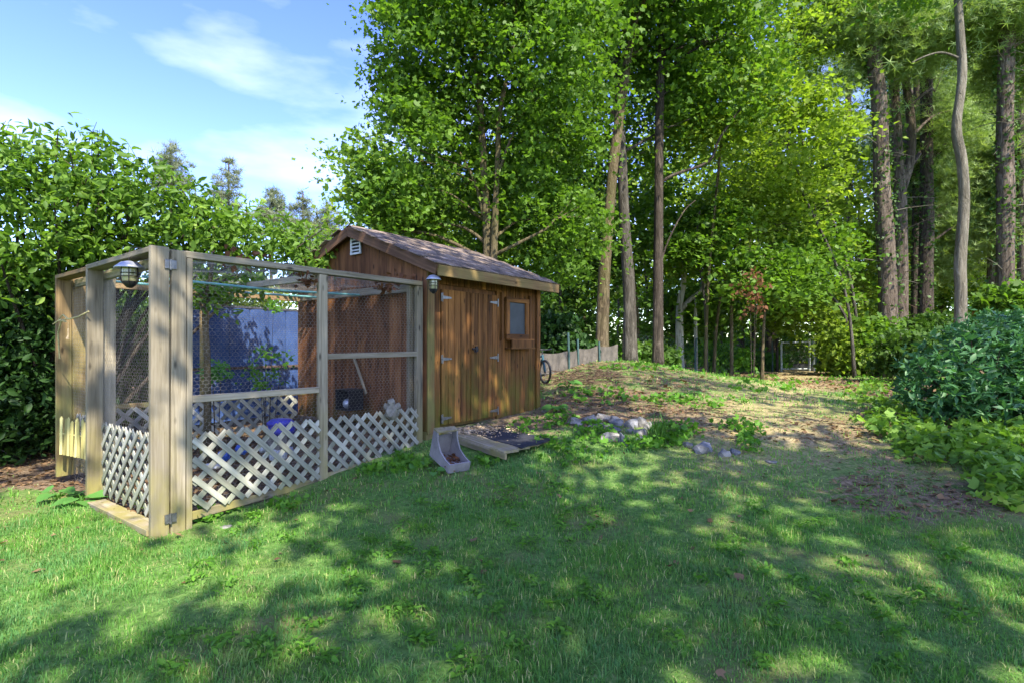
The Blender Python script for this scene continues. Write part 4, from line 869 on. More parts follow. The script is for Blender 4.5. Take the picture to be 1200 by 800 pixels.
for k, (px, py, d, rx, ry, lf, n_, lb) in enumerate(und):
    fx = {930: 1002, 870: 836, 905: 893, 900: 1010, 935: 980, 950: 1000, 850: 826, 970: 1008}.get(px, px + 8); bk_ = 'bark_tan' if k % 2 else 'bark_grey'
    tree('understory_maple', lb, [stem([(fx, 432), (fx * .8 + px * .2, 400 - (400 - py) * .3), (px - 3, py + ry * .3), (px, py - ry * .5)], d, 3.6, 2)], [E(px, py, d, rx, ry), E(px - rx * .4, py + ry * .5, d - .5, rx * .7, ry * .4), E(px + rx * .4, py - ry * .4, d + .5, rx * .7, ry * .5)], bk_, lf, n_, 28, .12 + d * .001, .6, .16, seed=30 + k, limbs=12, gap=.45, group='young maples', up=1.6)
# pines on the right
pines = [([(1041, 395), (1040, 330), (1036, 260), (1033, 200), (1030, 120), (1022, 50), (1016, -20)], 17, 20, 14, 'bark_pine', 500, 30, 'thick furrowed pine wrapped in ivy, largest of the right group'),
         ([(1055, 380), (1056, 300), (1054, 220), (1050, 150), (1047, 90), (1046, 0)], 19, 15, 9, 'bark_pine', 250, 20, 'straight grey pine directly right of the thick ivy covered one'),
         ([(1072, 380), (1073, 300), (1074, 230), (1075, 180), (1074, 60)], 21, 9, 7, 'bark_dark', 200, 10, 'slim reddish dark trunk in the middle of the pine group'),
         ([(1085, 385), (1085, 320), (1086, 250), (1086, 190), (1085, 60)], 20, 16, 12, 'bark_dark', 500, 8, 'dark ivy grown trunk at the right of the pine group'),
         ([(1178, 375), (1178, 300), (1178, 220), (1178, 140), (1179, 60), (1181, -20)], 16, 18, 15, 'bark_pine', 500, 26, 'thick brown pine near the right edge with ivy on its foot'),
         ([(1163, 385), (1163, 300), (1164, 200), (1166, 60)], 22, 11, 8, 'bark_pine', 100, 8, 'thinner pine close behind the thick brown one'),
         ([(1199, 385), (1199, 300), (1198, 200), (1196, 60)], 20, 12, 9, 'bark_pine', 150, 12, 'pine cut by the right edge of the picture'),
         ([(997, 400), (996, 300), (995, 200), (994, 100), (993, 0)], 26, 8, 6, 'bark_pine', 60, 5, 'slim far pine left of the thick ivy covered pine'),
         ([(1103, 395), (1103, 320), (1102, 240), (1101, 120)], 27, 6, 5, 'bark_dark', 60, 5, 'far thin trunk between the pine group and the pale curved tree')]
pc = [[E(1010, 10, 17, 60, 45), E(1050, 60, 17.5, 40, 30)], [E(1080, 40, 19, 60, 40), E(1090, 160, 21, 40, 50)], [E(1090, 130, 23, 50, 60), E(1105, 270, 23, 40, 60)], [E(1100, 170, 22, 45, 50), E(1095, 230, 22, 30, 40)], [E(1170, 15, 16, 60, 30), E(1200, 70, 17, 30, 40)], [E(1150, 120, 23, 35, 60), E(1150, 220, 23, 35, 50)], [E(1200, 180, 21, 40, 60), E(1190, 260, 21, 30, 40)], [E(970, 70, 26, 60, 60), E(1010, 170, 26, 40, 50)], [E(1110, 90, 27, 70, 70), E(1110, 280, 26, 50, 60)]]
for k, ((pp, d, w, wt, bk_, iv, tw, lb), el) in enumerate(zip(pines, pc)):
    tree('pine_tree', lb, [stem(pp, d, w, wt)] + ([stem([(1056, 225), (1066, 190), (1068, 150), (1062, 100), (1057, 60), (1060, 0)], 19, 10, 7)] if k == 1 else []), el, bk_, 'pine', 420, 24, .22, .75, .16, T_TUFT, 'pines at the right', seed=60 + k, ivy=iv * 2, limbs=16, twig=tw, gap=.3)
tree('smooth_tree', 'smooth pale trunk bending gently in an S, standing before the pines', [stem([(1125, 400), (1126, 350), (1125, 310), (1130, 240), (1127, 190), (1121, 150), (1127, 95), (1126, 50), (1121, -20)], 11.5, 13, 8), stem([(1127, 70), (1105, 62), (1085, 66), (1068, 74)], 11.5, 3, 1.2)], [E(1100, -50, 11.5, 90, 45)], 'bark_pale', 'maple', 110, 26, .10, .45, .25, seed=80, limbs=8)
# extra thin trunks deep in the wood
far_l = ['thin far sapling between the tan and grey trunks', 'thin far sapling left of the dark trunk', 'slender far stem left of the slim pole', 'slender far stem right of the slim pole', 'crooked thin stem left of the gate', 'thin stem right of the gate beyond the fence', 'far stem behind the shrubs right of the gate', 'far stem between the curved tree and right pines', 'far thin stem at the left of the tan leaning trunk']
for k, (px, d, w) in enumerate([(722, 22, 3), (756, 20, 3), (843, 24, 4), (880, 26, 5), (890, 24, 3), (962, 27, 4), (1008, 28, 4), (1143, 26, 5), (668, 20, 4)]):
    tree('sapling', far_l[k], [stem([(px, 428), (px + 3, 360), (px - 2, 280), (px + 2, 180)], d, w, w * .6)], [], 'bark_dark' if k % 2 else 'bark_grey', seed=90 + k, group='thin stems deep in the wood', limbs=0, twig=4)

# a wood beyond, read as one mass
rr = np.random.default_rng(5)
el = []
for k in range(34):
    px = 420 + k * 26 + rr.uniform(-15, 15); d = rr.uniform(27, 40); top = rr.uniform(60, 190) if px > 700 else rr.uniform(120, 220)
    if px > 930: top = rr.uniform(120, 260)
    el.append(E(px, top + 60, d, 55, 90)); el.append(E(px, 330, d * .9, 50, 80)); el.append(E(px + 13, 250, d * .95, 50, 70))
Pc = clusters(el, 3600, rr, .2, .2); C = spray(Pc, 20, 1.0, .25, rr)
o = leaves('distant_wood', C, np.full(len(C), .30), M['maple_lit'], None, T_TRI, 1.0, r=rr, kind='stuff'); tag(o, 'mass of trees filling the wood beyond the path')
el = [E(px, rr.uniform(380, 415), rr.uniform(21, 27), 30, 24) for px in range(560, 1330, 22) if not 895 < px < 965] + [E(px, rr.uniform(330, 365), rr.uniform(24, 30), 34, 26) for px in range(560, 1330, 20)]
el += [E(px, 404, rr.uniform(34, 42), 30, 20) for px in range(560, 1330, 24)] + [E(px, 404, rr.uniform(34, 42), 30, 20) for px in range(860, 1000, 14)]
Pc = clusters(el, 2700, rr, .2, .0); C = spray(Pc, 22, .7, .4, rr)
o = leaves('distant_undergrowth', C, np.full(len(C), .20), M['maple'], None, T_TRI, 1.0, r=rr, kind='stuff'); tag(o, 'dark undergrowth along the foot of the wood')

# distant conifers over the shrub on the left
for k, (px, py, d, hpx, lb) in enumerate([(200, 168, 60, 40, 'pale far conifer top above the middle of the left shrub'), (268, 186, 60, 52, 'widest far conifer top poking over the left shrub'), (355, 226, 62, 40, 'low far conifer top just left of the shed roof'), (383, 240, 62, 30, 'smallest far conifer top beside the shed gable'), (318, 222, 60, 30, 'small far conifer top between the two larger ones')]):
    tree('far_pine', lb, [stem([(px, 420), (px, 330), (px, py)], d, 6, 1.5)], [E(px + dx, py + hpx * t, d, 5 + 20 * t, 4) for t, dx in ((.08, 0), (.25, 3), (.42, -3), (.6, 4), (.8, -4), (1, 0), (1.25, 3), (1.6, 0))], 'bark_dark', 'farpine', 120, 12, .55, .6, .3, T_TUFT, 'far conifers on the left', seed=120 + k, limbs=16, gap=0)

# ------------------------------------------------------------------ the big shrub on the left and the hedge
shr = [E(30, 240, 5.6, 85, 90), E(100, 230, 5.9, 75, 80), E(170, 255, 6.3, 72, 66), E(235, 270, 6.7, 66, 48), E(300, 278, 7.0, 62, 42), E(360, 292, 7.0, 50, 26), E(388, 306, 6.9, 20, 14), E(-40, 220, 5.4, 60, 80), E(20, 330, 5.9, 60, 50), E(70, 320, 6.2, 50, 40)]
r3 = np.random.default_rng(21); base = gp(60, 6.4)
sh = thing('leafy_shrub', 'broad arching shrub with glossy oval leaves overhanging the run from the left', 'shrub', tuple(base))
Pc = clusters(shr, 680, r3, .45, .0); C = spray(Pc, 22, .26, .4, r3)
leaves('foliage', C, np.full(len(C), .085), M['shrub'], sh, T_OVAL, .7, .5, r=r3, origin=base, var=cvar(len(Pc), 22, r3, .6))['kind'] = 'stuff'
mb = MB()
for k in range(46):
    tg = Vector(Pc[k * 11]) - base; s0 = Vector((r3.normal(0, .12), r3.normal(0, .12), 0)); mid = s0 + (tg - s0) * .5 + Vector((r3.normal(0, .1), r3.normal(0, .1), .35)); a_, q_ = smooth_path([s0, mid, tg], [.028, .018, .005], 4); mb.tube(a_, q_, 6)
link('branch', mb.mesh('branch'), M['bark_dark'], sh)
# the leaves that show largest, each its own piece, on shoots along the top
t_, f_ = T_OVAL; lm = []
for k in range(3):
    vv = t_ * np.array((1.15, 1, 1.2 + .5 * k)); me = npmesh('leaf', vv * .125, f_, 1, len(t_), np.array([.3 + .3 * k])); me.materials.append(M['shrub']); lm.append(me)
tops = [(2, 135), (28, 160), (55, 168), (85, 160), (105, 142), (112, 150), (130, 158), (150, 165), (168, 175), (188, 190), (215, 205), (238, 222), (262, 232), (290, 240), (320, 250), (350, 262), (378, 278)]
tw = MB(); cnt = 0
for i, (px, py) in enumerate(tops):
    d = 5.4 + i * .11
    for s in range(3):
        tip = W(px + r3.normal(0, 7), py + r3.uniform(-2, 12), d + r3.normal(0, .12)) - base; root = W(px + r3.normal(0, 14) + 6, py + 62, d + .2) - base; a_, q_ = smooth_path([root, (root + tip) / 2 + Vector((r3.normal(0, .04), 0, .03)), tip], [.006, .004, .002], 4); tw.tube(a_, q_, 5)
        for j in range(5):
            p = a_[3 + j] if 3 + j < len(a_) else a_[-1]; ang = r3.uniform(0, 6.28); dv = Vector((math.cos(ang), math.sin(ang) * .6, r3.uniform(-.35, .3))).normalized(); nn = (Vector((r3.normal(0, .35), r3.normal(0, .35) - .3, 1))); nn = (nn - dv * nn.dot(dv)).normalized(); x = dv.cross(nn)
            M4 = Matrix((x, dv, nn)).transposed().to_4x4() @ Matrix.Scale(r3.uniform(.65, 1.15), 4); M4.translation = p; link('leaf', lm[cnt % 3], None, sh, M4); cnt += 1
link('shoot', tw.mesh('shoot'), M['bark_tan'], sh)['kind'] = 'stuff'
def hedge(name, label, ells, n_, per, size, cr_, leaf, tmpl=T_OVAL, sr=1.0, cat='shrub', seed=1, group=None, flat=.5, up=.6, stems=8, shell=.4):
    r = np.random.default_rng(seed); c = np.mean([e[0] for e in ells], 0); bo = Vector((c[0], c[1], gzf(c[0], c[1]))); t = thing(name, label, cat, tuple(bo), 0, group)
    Pc = clusters(ells, n_, r, shell, .0); C = spray(Pc, per, cr_, flat, r, .2); C = C[C[:, 2] > gz(C[:, 0], C[:, 1]) + .0]
    leaves('foliage', C, np.full(len(C), size), M[leaf], t, tmpl, up, .3, r=r, origin=bo)['kind'] = 'stuff'
    mb = MB()
    for k in range(stems):
        tg = Vector(Pc[k]) - bo; s0 = Vector((tg.x * .3, tg.y * .3, -.03)); mb.tube([s0, s0 + (tg - s0) * .5 + Vector((0, 0, .1)), tg], [.02 * sr, .014 * sr, .006 * sr], 6)
    link('stem', mb.mesh('stem'), M['bark_dark'], t); return t
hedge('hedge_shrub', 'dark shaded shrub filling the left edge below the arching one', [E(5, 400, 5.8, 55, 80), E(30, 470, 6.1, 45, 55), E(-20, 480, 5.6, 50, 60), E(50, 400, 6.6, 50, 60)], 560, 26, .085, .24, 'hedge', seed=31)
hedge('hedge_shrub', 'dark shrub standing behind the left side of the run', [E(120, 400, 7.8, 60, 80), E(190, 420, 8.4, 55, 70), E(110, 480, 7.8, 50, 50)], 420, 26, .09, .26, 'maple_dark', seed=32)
hedge('hedge_shrub', 'sunlit loose shrub behind the blue panel', [E(250, 345, 10, 60, 28), E(320, 350, 10.5, 40, 22), E(210, 330, 10, 50, 40)], 200, 26, .10, .3, 'maple_lit', seed=33)
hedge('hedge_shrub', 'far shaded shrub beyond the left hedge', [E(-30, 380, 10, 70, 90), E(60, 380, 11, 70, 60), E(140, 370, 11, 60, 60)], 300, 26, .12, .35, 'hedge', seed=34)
tree('small_tree', 'small leafy tree with a slim brown stem standing inside the run', [stem([(243, 480), (243, 420), (240, 370), (246, 330), (250, 300)], 5.3, 8, 4)], [E(255, 345, 5.4, 30, 20), E(235, 335, 5.3, 25, 18), E(280, 325, 5.6, 30, 10)], 'bark_tan', 'shrub', 42, 12, .075, .14, .5, T_OVAL, None, seed=35, limbs=8, gap=0, lr=.008)
hedge('climbing_weed', 'pale leafy weed growing up against the blue panel', [E(315, 432, 6.3, 22, 30), E(325, 380, 6.5, 8, 35), E(298, 448, 6.2, 16, 12)], 26, 9, .05, .10, 'weed', T_MAPLE, .25, 'weed', seed=36, stems=7)
hedge('leafy_weed', 'pale green leafy weed at the foot of the small tree in the run', [E(254, 430, 5.7, 9, 20)], 14, 12, .06, .08, 'bigleaf', T_OVAL, .25, 'weed', seed=37, stems=3)

# bush on the right
bl = [E(1140, 445, 6.7, 72, 62, .62), E(1110, 460, 6.4, 46, 50, .5), E(1185, 430, 6.9, 60, 62, .7), E(1240, 450, 6.6, 60, 62, .7), E(1170, 480, 6.4, 80, 36, .5)]
r4 = np.random.default_rng(41); bo = gp(1150, 6.7); bt = thing('evergreen_bush', 'large rounded blue green evergreen bush at the right edge', 'bush', tuple(bo))
Pc = clusters(bl, 1250, r4, .6, 0); Pc = Pc + r4.normal(0, .05, Pc.shape); Pc = Pc[Pc[:, 2] > gz(Pc[:, 0], Pc[:, 1]) + .08]
cen = np.mean([e[0] for e in bl], 0); dirs = norm(Pc - cen + np.array((0, 0, .3))); K = 9
ang = r4.random((len(Pc), K)) * 6.28; a1 = norm(np.cross(dirs, np.array((.1, .2, 1)))); a2 = np.cross(dirs, a1)
dv = dirs[:, None] * .55 + a1[:, None] * np.cos(ang)[..., None] + a2[:, None] * np.sin(ang)[..., None]
C = Pc[:, None] + dirs[:, None] * r4.uniform(-.03, .03, (len(Pc), K, 1))
leaves('foliage', C.reshape(-1, 3), np.full(len(Pc) * K, .10), M['bush'], bt, T_LANCE, .9, .1, dirs=dv.reshape(-1, 3), r=r4, origin=bo)['kind'] = 'stuff'
mb = MB()
for k in range(60): tg = Vector(Pc[k * (len(Pc) // 61)]) - bo; s0 = Vector((tg.x * .25, tg.y * .25, 0)); mb.tube([s0, (s0 + tg) / 2 + Vector((0, 0, .05)), tg], [.014, .01, .004], 5)
link('stem', mb.mesh('stem'), M['bark_dark'], bt)
hedge('evergreen_bush', 'lower dark evergreen bush behind the rounded one', [E(1180, 385, 9, 60, 22, .7), E(1220, 395, 8.5, 50, 30, .7)], 260, 20, .085, .2, 'bush', T_LANCE, 1.0, 'bush', seed=42)
ub = [(992, 408, 17, 28, 27, 'maple_lit', 'sunlit bush just right of the gate'), (1018, 402, 17, 34, 30, 'maple', 'leafy bush at the foot of the thick ivy covered pine'), (1060, 412, 14, 36, 24, 'maple_dark', 'dark bush in the shade left of the evergreen bush'), (1000, 375, 20, 34, 25, 'maple_lit', 'taller loose bush behind the gate bushes'), (1095, 388, 17, 40, 20, 'maple_dark', 'shaded bush below the pine group'), (1185, 352, 12, 32, 18, 'maple', 'bush with pale leaves at the foot of the right pine'), (880, 420, 21, 26, 8, 'weed', 'low sunlit plants left of the gate'), (840, 415, 18.5, 30, 12, 'weed', 'low plants by the slim pole'), (650, 400, 12.6, 34, 32, 'hedge', 'dark bush behind the silt fence'), (930, 424, 30, 30, 5, 'weed', 'sunlit plants seen beyond the gate'), (760, 415, 15, 26, 12, 'maple_dark', 'low plants at the foot of the dark bare trunk'), (725, 418, 14.5, 14, 9, 'weed', 'small pale plants between the tan and grey trunks')]
for k, (px, py, d, rx, ry, lf, lb) in enumerate(ub): hedge('woodland_bush', lb, [E(px, py, d, rx, ry), E(px + rx * .5, py + ry * .3, d - .3, rx * .6, ry * .6)], int(60 + rx * ry * .13), 20, .05 + .005 * d, .02 * d, lf, T_MAPLE, 1.0, 'bush', 200 + k, 'bushes along the wood edge', stems=6)
# stump right
sq = W(1150, 375, 12.5); t = thing('tree_stump', 'orange brown broken stump below the right pines', 'stump', tuple(sq)); P_, R_ = [Vector((0, 0, -.6)), Vector((.02, 0, 0)), Vector((0, 0, .35))], [.2, .17, .15]; mb = MB(); mb.tube(P_, R_, 14, jitter=.12); link('stump_wood', mb.mesh('stump_wood'), simple('orange_rotten_wood', (.34, .17, .05), (.15, .08, .03), 9, .9, bmp=.8), t)

# ------------------------------------------------------------------ trees beside and behind the photographer: they cast the shade on the lawn
def shade_tree(label, x, y, crowns, n_, seed, holes=.35):
    h = crowns[0][2]; b0 = Vector((x, y, gzf(x, y) - .1)); e = [(np.array(c[:3], float), np.array(c[3:], float)) for c in crowns]
    tree('yard_tree', label, [([b0, Vector((x + .1, y, h * .4)), Vector((x, y, h * .75)), Vector((*crowns[0][:2], h))], [.2, .16, .11, .04])], e, 'bark_grey', 'maple', n_, 24, .17, .6, .3, T_TRI, 'yard trees beside the photographer', seed=seed, limbs=24, gap=holes, shell=.15)
shade_tree('tall maple right of the viewpoint whose crown shades the run and shed', 3.6, -1.2, [(.7, .2, 8, 3.0, 1.15, 1.0), (2.8, 1.7, 8.6, 2.3, 1.9, 1.0), (3.1, -1.5, 8.3, 1.6, 1.4, .9)], 430, 301, .4)
shade_tree('tall maple behind and right of the viewpoint shading the lawn', 6.0, -3.0, [(4.6, -3.0, 8.2, 1.9, 1.7, 1.1), (6.6, -1.2, 8.5, 2.6, 2.2, 1.3)], 270, 302, .6)
shade_tree('tall maple far right of the viewpoint shading the path', 10.5, 1.0, [(9.5, 1.5, 9.5, 2.6, 2.6, 1.3), (6.5, 3.2, 10, 2.6, 1.8, 1)], 90, 303, .6)
shade_tree('maple directly behind the viewpoint shading the nearest grass', 3.4, -4.8, [(2.5, -4.1, 7.8, 1.9, 1.0, .9)], 110, 304, .3)

# ------------------------------------------------------------------ grass, litter, weeds
r5 = np.random.default_rng(77)
def scatter(n_, y0, y1, xr=1.02, pw=1.0):
    y = y0 + (y1 - y0) * r5.random(n_) ** pw; x = (r5.random(n_) * 2 - 1) * (y * xr + .3); return x, y
def lawn(name, n_, y0, y1, w, h, label, segs=2):
    x, y = scatter(n_, y0, y1)
    cl = .5 + .5 * np.sin(x * 5.1 + 2 * np.sin(y * 2.3)) * np.sin(y * 4.7 + 1.7 * np.sin(x * 3.1)); s = soil(x, y)
    bare = ss((np.sin(x * 2.2 + y) * np.sin(y * 3.1 - x * 1.4) - .55) / .3)
    keep = (r5.random(n_) < np.clip(1.05 - s * 1.15, .05, 1) * (1 - .6 * bare)) & (r5.random(n_) < .55 + .45 * cl)
    lx = (x + 2.405) * .597 + (y - 3.8) * .802; ly = -(x + 2.405) * .802 + (y - 3.8) * .597
    keep &= r5.random(n_) > .55 * pathmask(x, y); keep &= ~((lx > -.12) & (lx < 4.7) & (ly > -.02) & (ly < 2.6)); keep &= ~((lx > 2.45) & (lx < 3.95) & (ly > -1.05) & (ly < 0.1))
    x, y, cl, s = x[keep], y[keep], cl[keep], s[keep]; N = len(x)
    cl2 = .5 + .5 * np.sin(x * 13 + 3 * np.sin(y * 7)) * np.sin(y * 11 + 2 * np.sin(x * 9)); hh = h * (.4 + .6 * cl + .45 * cl2 ** 2) * np.clip(r5.normal(1, .3, N), .4, 2) * (1 - .35 * s); a = r5.random(N) * 6.28 + 0; lean = r5.gamma(2, .28, N)
    ax = np.stack([np.cos(a), np.sin(a), 0 * a], 1); sx = np.stack([-np.sin(a), np.cos(a), 0 * a], 1); b0 = np.stack([x, y, gz(x, y) - .004], 1); up = np.array((0, 0, 1.0)); ww = w * r5.uniform(.6, 1.3, N)[:, None]
    p1 = b0 + up * (hh * .6)[:, None] + ax * (hh * lean * .3)[:, None]; p2 = b0 + up * (hh * (1 - .18 * lean))[:, None] + ax * (hh * lean * .95)[:, None]
    V_ = np.stack([b0 - sx * ww, b0 + sx * ww, p1 - sx * ww * .8, p1 + sx * ww * .8, p2], 1).reshape(-1, 3)
    var = np.clip(.15 + .55 * r5.random(N) + .35 * s + .45 * pathmask(x, y) + .25 * bare[keep] - .2 * cl, 0, 1.0); var[r5.random(N) < .10] = 1.3
    me = npmesh(name, V_, [(0, 1, 3, 2), (2, 3, 4)], N, 5, var); o = link(name, me, M['grass']); tag(o, label, kind='stuff'); return o
lawn('grass', 150000, 1.7, 4.2, .0022, .036, 'short green lawn grass in the foreground')
lawn('grass', 90000, 4.2, 7.5, .0040, .038, 'lawn grass in the middle of the yard')
lawn('grass', 70000, 7.5, 16, .008, .06, 'thin grass on the mound and the path')
# litter
def litter(n_, y0, y1, size, th, label, thr=.4, mat='deadleaf'):
    x, y = scatter(n_, y0, y1); s = soil(x, y); k = r5.random(n_) < np.clip((s - thr) * 2.2, .012, 1); x, y = x[k], y[k]
    lx = (x + 2.405) * .597 + (y - 3.8) * .802; ly = -(x + 2.405) * .802 + (y - 3.8) * .597; k = ~((lx > 2.5) & (lx < 4.7) & (ly > -.9) & (ly < 2.5)); x, y = x[k], y[k]
    o = leaves('leaf_litter', np.stack([x, y, gz(x, y) + .008 + .012 * r5.random(len(x))], 1), np.full(len(x), size), M[mat], None, T_TRI, 3.2, 0, r=r5, kind='stuff'); tag(o, label)
litter(26000, 3, 8, .045, .4, 'dry brown leaves and chips over the bare soil nearby'); litter(26000, 8, 18, .07, .4, 'dry brown leaves over the mound and wood edge')
# brush and twigs on the mound
mb = MB()
for k in range(420):
    if k < 220: q = G(r5.uniform(650, 725), r5.uniform(436, 452))
    else: q = G(r5.uniform(640, 980), r5.uniform(436, 500))
    a = r5.uniform(0, 6.28); l_ = r5.uniform(.1, .45); up_ = r5.uniform(.0, .12) if k < 220 else .01
    mb.tube([(q.x, q.y, q.z + .01 + up_ * r5.random()), (q.x + math.cos(a) * l_, q.y + math.sin(a) * l_, q.z + .02 + up_)], [.006, .003], 4, cap=False)
tag(link('twigs', mb.mesh('twigs'), M['dogtwig']), 'dry twigs and cut stems strewn over the mound', kind='stuff')

def weed_patch(label, spots, n_, size, h_, mat='weed', tmpl=T_MAPLE, name='ground_cover', up=2.0, flat=.5):
    Q = []
    for (px, py, rx, ry, w_) in spots:
        for _ in range(int(n_ * w_)):
            a = r5.uniform(0, 6.28); q_ = math.sqrt(r5.random()); g_ = G(px + rx * q_ * math.cos(a), py + ry * q_ * math.sin(a)); hh = h_ * r5.uniform(.3, 1.2) * (1.15 - q_ * .6)
            for j in range(5): Q.append((g_.x + r5.normal(0, size * .8), g_.y + r5.normal(0, size * .8), g_.z + hh * r5.uniform(.55, 1.1)))
    o = leaves(name, np.array(Q), np.full(len(Q), size), M[mat], None, tmpl, up, .1, r=r5, kind='stuff'); tag(o, label); return o
weed_patch('lime green leafy ground cover spreading below the evergreen bush', [(1130, 530, 75, 26, 1.6), (1050, 495, 42, 22, 1.0), (1180, 570, 40, 28, .9), (1035, 462, 40, 14, .8), (1180, 515, 40, 14, .7), (1080, 520, 34, 14, .6)], 85, .08, .20, 'lime', up=1.2)
weed_patch('green strawberry like ground cover round the stones', [(795, 510, 28, 12, 1.2), (870, 505, 26, 10, .7), (700, 510, 20, 12, .7), (790, 470, 30, 8, .6), (835, 475, 40, 8, .5), (745, 525, 18, 6, .3), (880, 525, 20, 7, .3), (770, 525, 24, 6, .4), (690, 530, 40, 8, .2)], 48, .055, .11, 'weed', up=1.2)
weed_patch('sunny weeds along the crest of the mound and the path edge', [(760, 432, 60, 4, .6), (900, 450, 60, 10, .8), (860, 440, 50, 6, .6), (1000, 445, 40, 8, .8), (1040, 450, 30, 6, .6), (700, 465, 50, 10, .5), (870, 425, 50, 4, .9)], 50, .08, .09, 'weed', up=1.2)
weed_patch('tall sunny weeds at the wood edge either side of the gate', [(860, 424, 45, 5, 1), (980, 436, 22, 5, .5), (800, 424, 30, 4, .4), (890, 428, 26, 4, .8)], 120, .12, .34, 'lime', up=1)
weed_patch('weeds along the foot of the run and the shed', [(480, 545, 22, 10, .8), (445, 552, 28, 6, .4), (620, 500, 26, 9, .5), (655, 490, 18, 10, .5), (560, 545, 14, 6, .2), (235, 610, 10, 5, .3), (650, 520, 30, 8, .4), (340, 595, 20, 5, .25), (665, 540, 28, 8, .2)], 42, .05, .08, 'weed', up=1.2)
# clover-like weeds in the lawn
spots = [(430, 640, 12, 14, .3), (545, 680, 14, 10, .25), (505, 655, 12, 10, .2), (655, 575, 16, 8, .3), (515, 600, 18, 6, .25), (620, 640, 16, 8, .2), (585, 575, 20, 6, .2), (300, 605, 14, 4, .15), (420, 690, 8, 6, .1), (940, 620, 12, 6, .1), (690, 600, 12, 6, .15), (560, 700, 10, 8, .12), (640, 715, 8, 8, .1)] + [(float(r5.uniform(150, 1150)), float(r5.uniform(590, 790)), 9, 7, .12) for _ in range(90)]
weed_patch('small clumps of pale clover dotted through the lawn', spots, 70, .032, .05, 'weed', T_OVAL)
# broad leaved plants with separate leaves
t_, f_ = T_HEART; bl_me = npmesh('leaf', t_, f_, 1, len(t_), np.array([.6])); bl_me.materials.append(M['bigleaf'])
def dock(label, px, py, n_, sz, seed, d=None):
    r = np.random.default_rng(seed); g_ = G(px, py) if d is None else gp(px, d); t = thing('broad_leaved_plant', label, 'plant', tuple(g_), 0, 'broad leaved plants'); mb = MB()
    for k in range(n_):
        a = k * 2.4 + r.normal(0, .3); e = r.uniform(.25, .8); l_ = sz * r.uniform(.5, 1.0); b0 = Vector((math.cos(a) * l_ * .5, math.sin(a) * l_ * .5, l_ * e)); mb.tube([(0, 0, 0), b0 * .5 + Vector((0, 0, .02)), b0], .004, 5)
        dv = Vector((math.cos(a), math.sin(a), -.15)).normalized(); nn = Vector((r.normal(0, .2), r.normal(0, .2) - .25, 1)); nn = (nn - dv * nn.dot(dv)).normalized(); M4 = Matrix((dv.cross(nn), dv, nn)).transposed().to_4x4() @ Matrix.Scale(sz * r.uniform(.6, 1.1), 4); M4.translation = b0; link('leaf', bl_me, None, t, M4)
    link('stalk', mb.mesh('stalk'), M['weed'], t)
dock('broad leaved plant with drooping leaves beside the low pickets', 95, 555, 9, .14, 1, 4.5); dock('broad leaved plant nearest the left edge in the leaf litter', 68, 565, 6, .16, 2, 4.6); dock('low broad leaved plant right of the shed corner', 652, 482, 8, .17, 3); dock('broad leaved plant beyond the shed corner by the bicycle', 665, 455, 7, .20, 4)
dock('single rounded pale leaf plant in the grass before the ramp', 657, 533, 2, .12, 5); dock('broad leaved plant against the foot of the trough', 486, 548, 6, .11, 6); dock('young dock at the corner of the run and the trough', 508, 556, 4, .08, 7); dock('small dock at the foot of the corner post', 236, 605, 6, .06, 8); dock('bluish rosette plant on the mound', 795, 466, 8, .12, 9); dock('second rosette left of the bluish one on the mound', 815, 462, 6, .10, 10)
# iris clump
g_ = G(770, 518); t = thing('iris_clump', 'clump of upright blade leaves beside the stone heap', 'plant', tuple(g_)); mb = MB()
for k in range(34):
    x, y = r5.normal(0, .05, 2); a = r5.uniform(0, 6.28); l_ = r5.uniform(.18, .36); e = Vector((math.cos(a), math.sin(a), 0)); s_ = Vector((-math.sin(a), math.cos(a), 0)) * .008; p = Vector((x, y, -.01)); m1 = p + e * .04 + Vector((0, 0, l_ * .6)); tp = p + e * .12 + Vector((0, 0, l_)); k0 = len(mb.v); mb.add([p - s_, p + s_, m1 - s_, m1 + s_, tp], [(0, 1, 3, 2), (2, 3, 4)])
link('blade', mb.mesh('blade'), M['iris'], t)['kind'] = 'stuff'
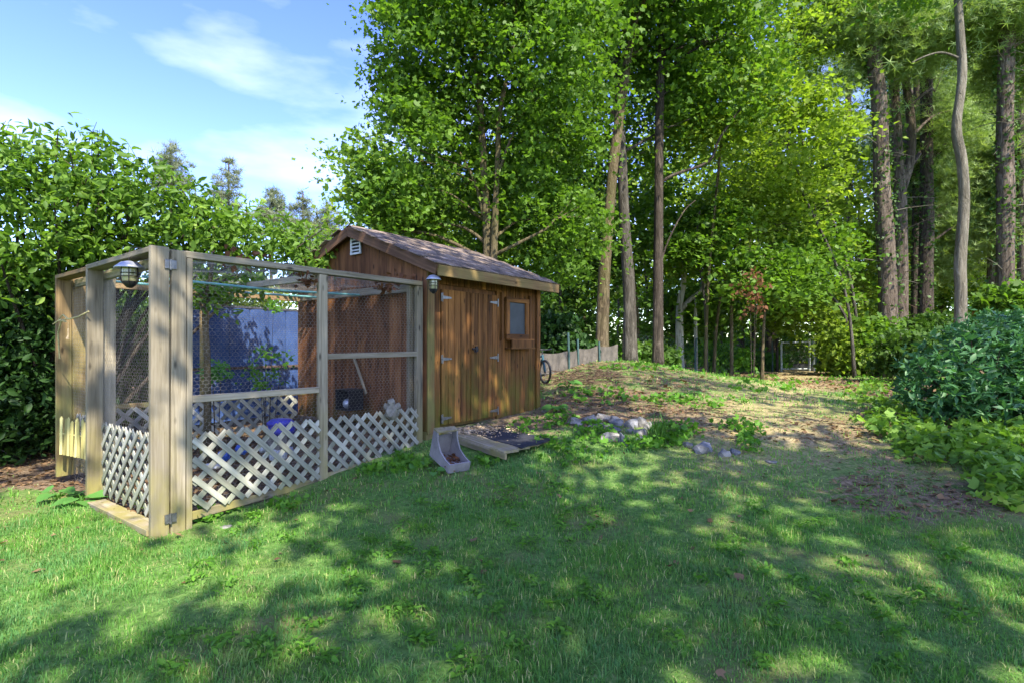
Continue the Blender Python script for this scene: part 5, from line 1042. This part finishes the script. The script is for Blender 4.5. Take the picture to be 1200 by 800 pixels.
# fallen leaves one can pick out, and brown leaf clusters caught on the run
t_, f_ = T_MAPLE; fl_me = npmesh('fallen_leaf', t_ * np.array((1, 1, 2.0)), f_, 1, len(t_), np.array([.85])); fl_me.materials.append(M['deadleaf'])
for k, (px, py, s_, lb) in enumerate([(978, 590, .09, 'large pale fallen leaf lying on the grass near the litter patch'), (867, 680, .07, 'greyish fallen leaf in the near lawn, lower right'), (555, 639, .06, 'curled brown fallen leaf in the middle lawn'), (8, 640, .07, 'brown fallen leaf at the far left edge of the lawn'), (1003, 632, .05, 'small brown fallen leaf right of the large pale one'), (840, 795, .05, 'pale fallen leaf at the very bottom of the picture'), (655, 587, .045, 'tan fallen leaf among clover left of centre'), (205, 632, .06, 'reddish fallen leaf at the foot of the corner post')]):
    g_ = G(px, py); o = link('fallen_leaf', fl_me, None, None, Matrix.Translation(g_ + Vector((0, 0, .035))) @ Euler((r5.normal(0, .3), r5.normal(0, .3), r5.uniform(0, 6))).to_matrix().to_4x4() @ Matrix.Scale(s_, 4)); tag(o, lb, 'leaf', 'fallen leaves on the lawn')
for k, (x, y, z, s_, lb) in enumerate([(.62, .25, 2.03, .10, 'rusty dead leaf spray lying on the near top rail of the run'), (1.08, .0, 1.88, .05, 'small dead leaf cluster hanging left of the middle post'), (1.95, .0, 1.89, .04, 'small dead leaf cluster hanging right of the middle post'), (2.2, .15, 2.02, .08, 'reddish dead leaf spray on the run roof near the shed')]):
    p = PL(x, y, z); C = r5.normal(size=(38, 3)) * np.array((s_, s_, s_ * .45)) + np.array(p); o = leaves('dead_leaf_spray', C, np.full(38, .05), M['rustleaf'], None, T_TRI, .2, .5, r=r5); tag(o, lb, None, None, 'stuff')
hedge('fallen_bough', 'brown wilted maple bough hanging over the path', [E(882, 340, 12.8, 16, 28, .3)], 22, 8, .085, .2, 'rustleaf', T_MAPLE, .4, 'bough', seed=77, stems=3)
print('objects', len(bpy.data.objects), 'tris', sum(sum(len(p.vertices) - 2 for p in o.data.polygons) if len(o.data.polygons) < 3000 else len(o.data.loops) - 2 * len(o.data.polygons) for o in bpy.data.objects if o.type == 'MESH'))
